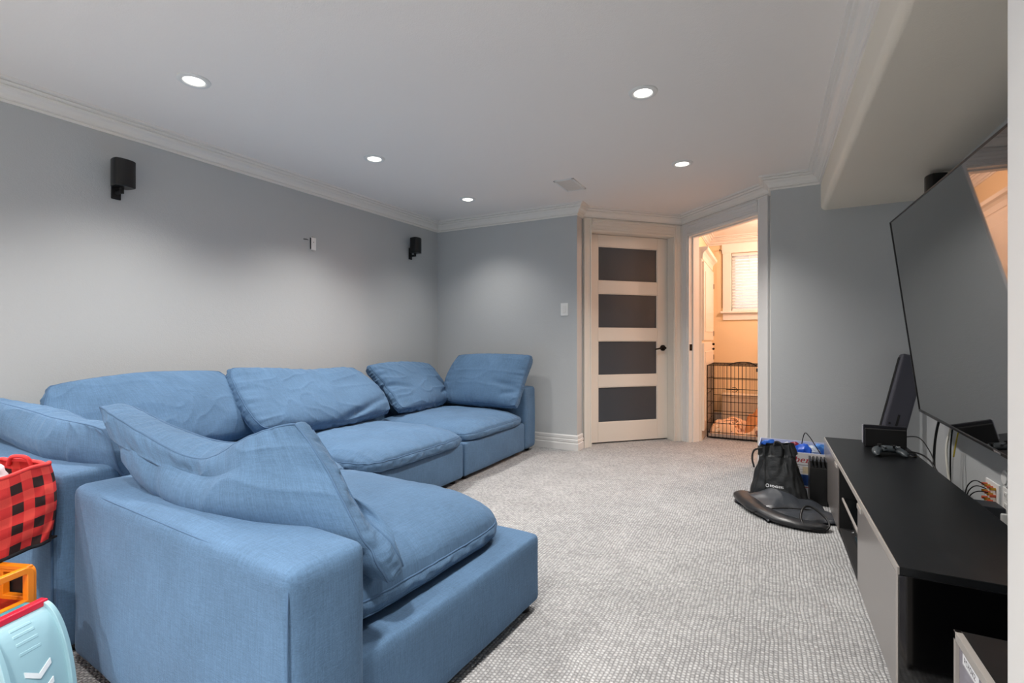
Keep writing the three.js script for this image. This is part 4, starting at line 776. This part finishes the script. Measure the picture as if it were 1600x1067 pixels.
// ------------------------------------------------------------------ plaid bin and toy garage at the left edge
{
  const plaid = canvasTex(512, 512, (x, W2) => {     // 4 x 4 cells: red, mixed, black
    const n = 4, s = W2 / n / 2;
    for (let j = 0; j < 2 * n; j++) for (let i = 0; i < 2 * n; i++) { x.fillStyle = (i % 2 && j % 2) ? '#35201f' : (i % 2 || j % 2) ? '#ea3a38' : '#ff554b'; x.fillRect(i * s, j * s, s, s); }
  });
  plaid.wrapS = plaid.wrapT = THREE.RepeatWrapping;
  const b = thing('storage_bin', 'red and black plaid fabric bin on top of the toy garage', 'bin', [-2.035, 0.408, -0.505], 0.42);
  const pm = std(0xffffff, 0.85, { map: plaid, side: THREE.DoubleSide, bumpMap: fabricBump, bumpScale: 0.001 });
  const nA = 120, nY = 40, pos = [], uv = [], idx = [], hw = 0.12, hd = 0.155;
  const edge = (a) => { const c = Math.cos(a), s = Math.sin(a), e = 0.34; return [Math.sign(c) * Math.abs(c) ** e, Math.sign(s) * Math.abs(s) ** e]; };
  let per = 0, prev = null; const arc = [];
  for (let i = 0; i <= nA; i++) { const [c, s] = edge(i / nA * 2 * Math.PI), q = [c * hw, s * hd]; if (prev) per += Math.hypot(q[0] - prev[0], q[1] - prev[1]); arc.push(per); prev = q; }
  const ringAt = (t, i, inset) => {
    const a = i / nA * 2 * Math.PI, [c, s] = edge(a), bul = 1 + 0.10 * Math.sin(Math.PI * Math.min(1, t * 0.9)) - 0.03 * t, k = 0.012 * noise(c * 2, s * 2, t * 3) + 0.006 * noise(c * 6, s * 6, t * 8);
    return [c * (hw * bul - inset) + k, t * 0.235 - 0.025 * t * Math.max(0, s) + 0.012 * t * noise(c * 3, s * 3, 7), s * (hd * bul - inset) + k];
  };
  for (let j = 0; j <= nY; j++) for (let i = 0; i <= nA; i++) { pos.push(...ringAt(j / nY, i, 0)); uv.push(arc[i] / 0.235, j / nY * 0.235 / 0.235); }
  for (let j = 0; j < nY; j++) for (let i = 0; i < nA; i++) { const o = j * (nA + 1) + i; idx.push(o, o + nA + 1, o + 1, o + 1, o + nA + 1, o + nA + 2); }
  const g = new THREE.BufferGeometry(); g.setAttribute('position', new THREE.Float32BufferAttribute(pos, 3)); g.setAttribute('uv', new THREE.Float32BufferAttribute(uv, 2)); g.setIndex(idx); g.computeVertexNormals();
  mesh('bin_side', g, pm, b);
  mesh('rim', tube(Array.from({ length: 60 }, (_, i) => ringAt(1, i * 2, 0.002)), 0.006, 160, 8, true), std(0xe8403f, 0.85), b);
  mesh('bin_floor', sharp(-hw * 0.97, hw * 0.97, 0, 0.006, -hd * 0.97, hd * 0.97), std(0x1a1416, 0.8), b);
  mesh('bottom_edge', tube(Array.from({ length: 60 }, (_, i) => ringAt(0.0, i * 2, 0.0)), 0.006, 160, 8, true), std(0x1b1a1e, 0.8), b);
  mesh('loop_handle', tube([[0.03, 0.225, -hd * 0.97], [0.02, 0.25, -hd * 0.93], [-0.03, 0.252, -hd * 0.92], [-0.05, 0.225, -hd * 0.97]], 0.006, 24, 8), std(0xe2393a, 0.85), b);
  const cg = new THREE.SphereGeometry(1, 60, 40), cp = cg.attributes.position, v = V3();
  for (let i = 0; i < cp.count; i++) { v.fromBufferAttribute(cp, i); const f = 1 + 0.12 * noise(v.x * 2, v.y * 2, v.z * 2) + 0.06 * noise(v.x * 6, v.y * 6, v.z * 6); cp.setXYZ(i, v.x * 0.088 * f, v.y * 0.085 * f, v.z * 0.12 * f); }
  cg.computeVertexNormals();
  const cl = tag(mesh('white_cloth', cg, std(0xeceaf0, 0.9)), 'crumpled white cloth stuffed into the top of the plaid bin', 'cloth'); cl.position.set(-2.06, 0.605, -0.48); cl.rotation.y = 0.42; cl.name = 'cloth';
}
{
  const t = thing('toy_garage', 'colourful plastic toy garage with a pale blue ramp under the plaid bin', 'toy', [-1.738, 0, -0.512], 0.34);
  const orange = phys(0xf08a18, 0.35, { clearcoat: 0.3 }), blueP = phys(0x97bdc8, 0.4, { clearcoat: 0.2 }), red = phys(0xe0213c, 0.35, { clearcoat: 0.3 }), deck = std(0xa81f1a, 0.5), royal = phys(0x2f6fd0, 0.35), teal = std(0x3f97a5, 0.4), pale = std(0xe6ecef, 0.4);
  // local x runs down the ramp, z across it
  const zA = -0.066, zB = 0.066, DK = 0.30;
  mesh('deck', box(-0.42, -0.045, DK - 0.006, DK + 0.006, zA - 0.02, zB + 0.06, 0.004), deck, t);
  mesh('deck_strip', box(-0.05, -0.008, DK, DK + 0.012, zA, zB, 0.003), teal, t);
  mesh('road_mark', box(-0.085, -0.062, DK + 0.005, DK + 0.0085, -0.025, -0.014, 0.001), pale, t);
  mesh('barrier', box(-0.012, 0.012, DK + 0.004, DK + 0.022, zA - 0.012, zB + 0.012, 0.004), red, t);
  const arch = (u0, u1, y0, y1, k) => { const o = new THREE.Shape(), r = 0.022; o.moveTo(u0, y0); o.lineTo(u1, y0); o.lineTo(u1, y1 - r); o.quadraticCurveTo(u1, y1, u1 - r, y1); o.lineTo(u0 + r, y1); o.quadraticCurveTo(u0, y1, u0, y1 - r); o.closePath(); const i = new THREE.Path(), q = 0.009; i.moveTo(u0 + k, y0 + k); i.lineTo(u0 + k, y1 - k - q); i.quadraticCurveTo(u0 + k, y1 - k, u0 + k + q, y1 - k); i.lineTo(u1 - k - q, y1 - k); i.quadraticCurveTo(u1 - k, y1 - k, u1 - k, y1 - k - q); i.lineTo(u1 - k, y0 + k); i.closePath(); o.holes.push(i); return boxUV(new THREE.ExtrudeGeometry(o, { depth: 0.014, bevelEnabled: true, bevelSize: 0.002, bevelThickness: 0.002, bevelSegments: 2 })); };
  mesh('front_arch', arch(-0.20, 0.085, DK, 0.402, 0.013).rotateY(Math.PI / 2).translate(-0.062, 0, 0), orange, t);
  mesh('side_frame', arch(-0.16, -0.055, DK, 0.398, 0.015).translate(0, 0, zA - 0.03), orange, t);
  mesh('side_frame', arch(-0.29, -0.17, DK, 0.398, 0.015).translate(0, 0, zA - 0.03), orange, t);
  mesh('side_frame', arch(-0.42, -0.30, DK, 0.398, 0.015).translate(0, 0, zA - 0.03), orange, t);
  mesh('back_board', box(-0.42, -0.085, DK, 0.388, zA - 0.046, zA - 0.036, 0.002), std(0x101215, 0.6), t);
  mesh('rear_wall', box(-0.42, -0.41, DK, 0.40, zA - 0.03, zB + 0.1, 0.003), std(0x15171a, 0.6), t);
  mesh('roof_rail', [box(-0.42, -0.06, 0.388, 0.402, zA - 0.03, zA - 0.012, 0.004), box(-0.42, -0.06, 0.388, 0.402, zB + 0.085, zB + 0.1, 0.004)], orange, t);
  const RUN = 0.097, prof = (k) => { const a = k * Math.PI / 2; return [RUN * Math.sin(a), Math.max(0.004, 0.305 * Math.cos(a))]; };
  const ramp = (z0, z1, th, up) => { const a = [], b = []; for (let i = 0; i <= 48; i++) { const k = i / 48, [x, y] = prof(k), q = k * Math.PI / 2, nx = Math.sin(q), ny = Math.cos(q); a.push(new THREE.Vector2(x + nx * up, y + ny * up)); b.push(new THREE.Vector2(x - nx * th, Math.max(0.0, y - ny * th))); } return boxUV(new THREE.ExtrudeGeometry(new THREE.Shape([...a, ...b.reverse()]), { depth: z1 - z0, bevelEnabled: true, bevelSize: 0.001, bevelThickness: 0.001, bevelSegments: 1 }).translate(0, 0, z0)); };
  const rp = mesh('ramp', ramp(zA, zB, 0.01, 0), blueP, t);
  mesh('ramp_edge', ramp(zA - 0.01, zA, 0.014, 0.012), blueP, rp); mesh('ramp_edge', ramp(zB, zB + 0.01, 0.014, 0.012), blueP, rp);
  const slope = (k) => Math.atan2(-0.305 * Math.sin(k * Math.PI / 2), RUN * Math.cos(k * Math.PI / 2));
  for (const k of [0.2, 0.28, 0.36, 0.44]) { const [x, y] = prof(k), m = mesh('grip', rb(0.009, 0.004, 0.05, 0.002), blueP, rp); m.position.set(x, y, 0.005); m.rotation.z = slope(k); }
  const chev = (() => { const s = new THREE.Shape([[-0.03, 0], [0, 0.022], [0.03, 0], [0.03, 0.014], [0, 0.036], [-0.03, 0.014]].map(([x, y]) => new THREE.Vector2(x, y))); return new THREE.ExtrudeGeometry(s, { depth: 0.0025, bevelEnabled: false }).rotateX(-Math.PI / 2).rotateY(-Math.PI / 2); })();
  for (const k of [0.56, 0.68]) { const [x, y] = prof(k), m = mesh('chevron', chev, pale, rp); m.position.set(x + 0.001, y, 0.0); m.rotation.z = slope(k); }
  mesh('support', box(-0.42, -0.38, 0, DK, zA, zB, 0.006), orange, t); mesh('support', box(-0.06, -0.03, 0.0, DK, zA, zA + 0.03, 0.006), orange, t);
  mesh('post', box(-0.012, 0.012, 0.21, DK + 0.03, zB + 0.014, zB + 0.05, 0.006), pale, t);
  mesh('lower_arch', box(-0.05, 0.02, 0.1, 0.2, zB + 0.02, zB + 0.05, 0.012), orange, t);
  mesh('base_block', box(-0.42, 0.05, 0.0, 0.1, zB + 0.012, zB + 0.06, 0.012), royal, t);
}

renderer.render(scene, camera);
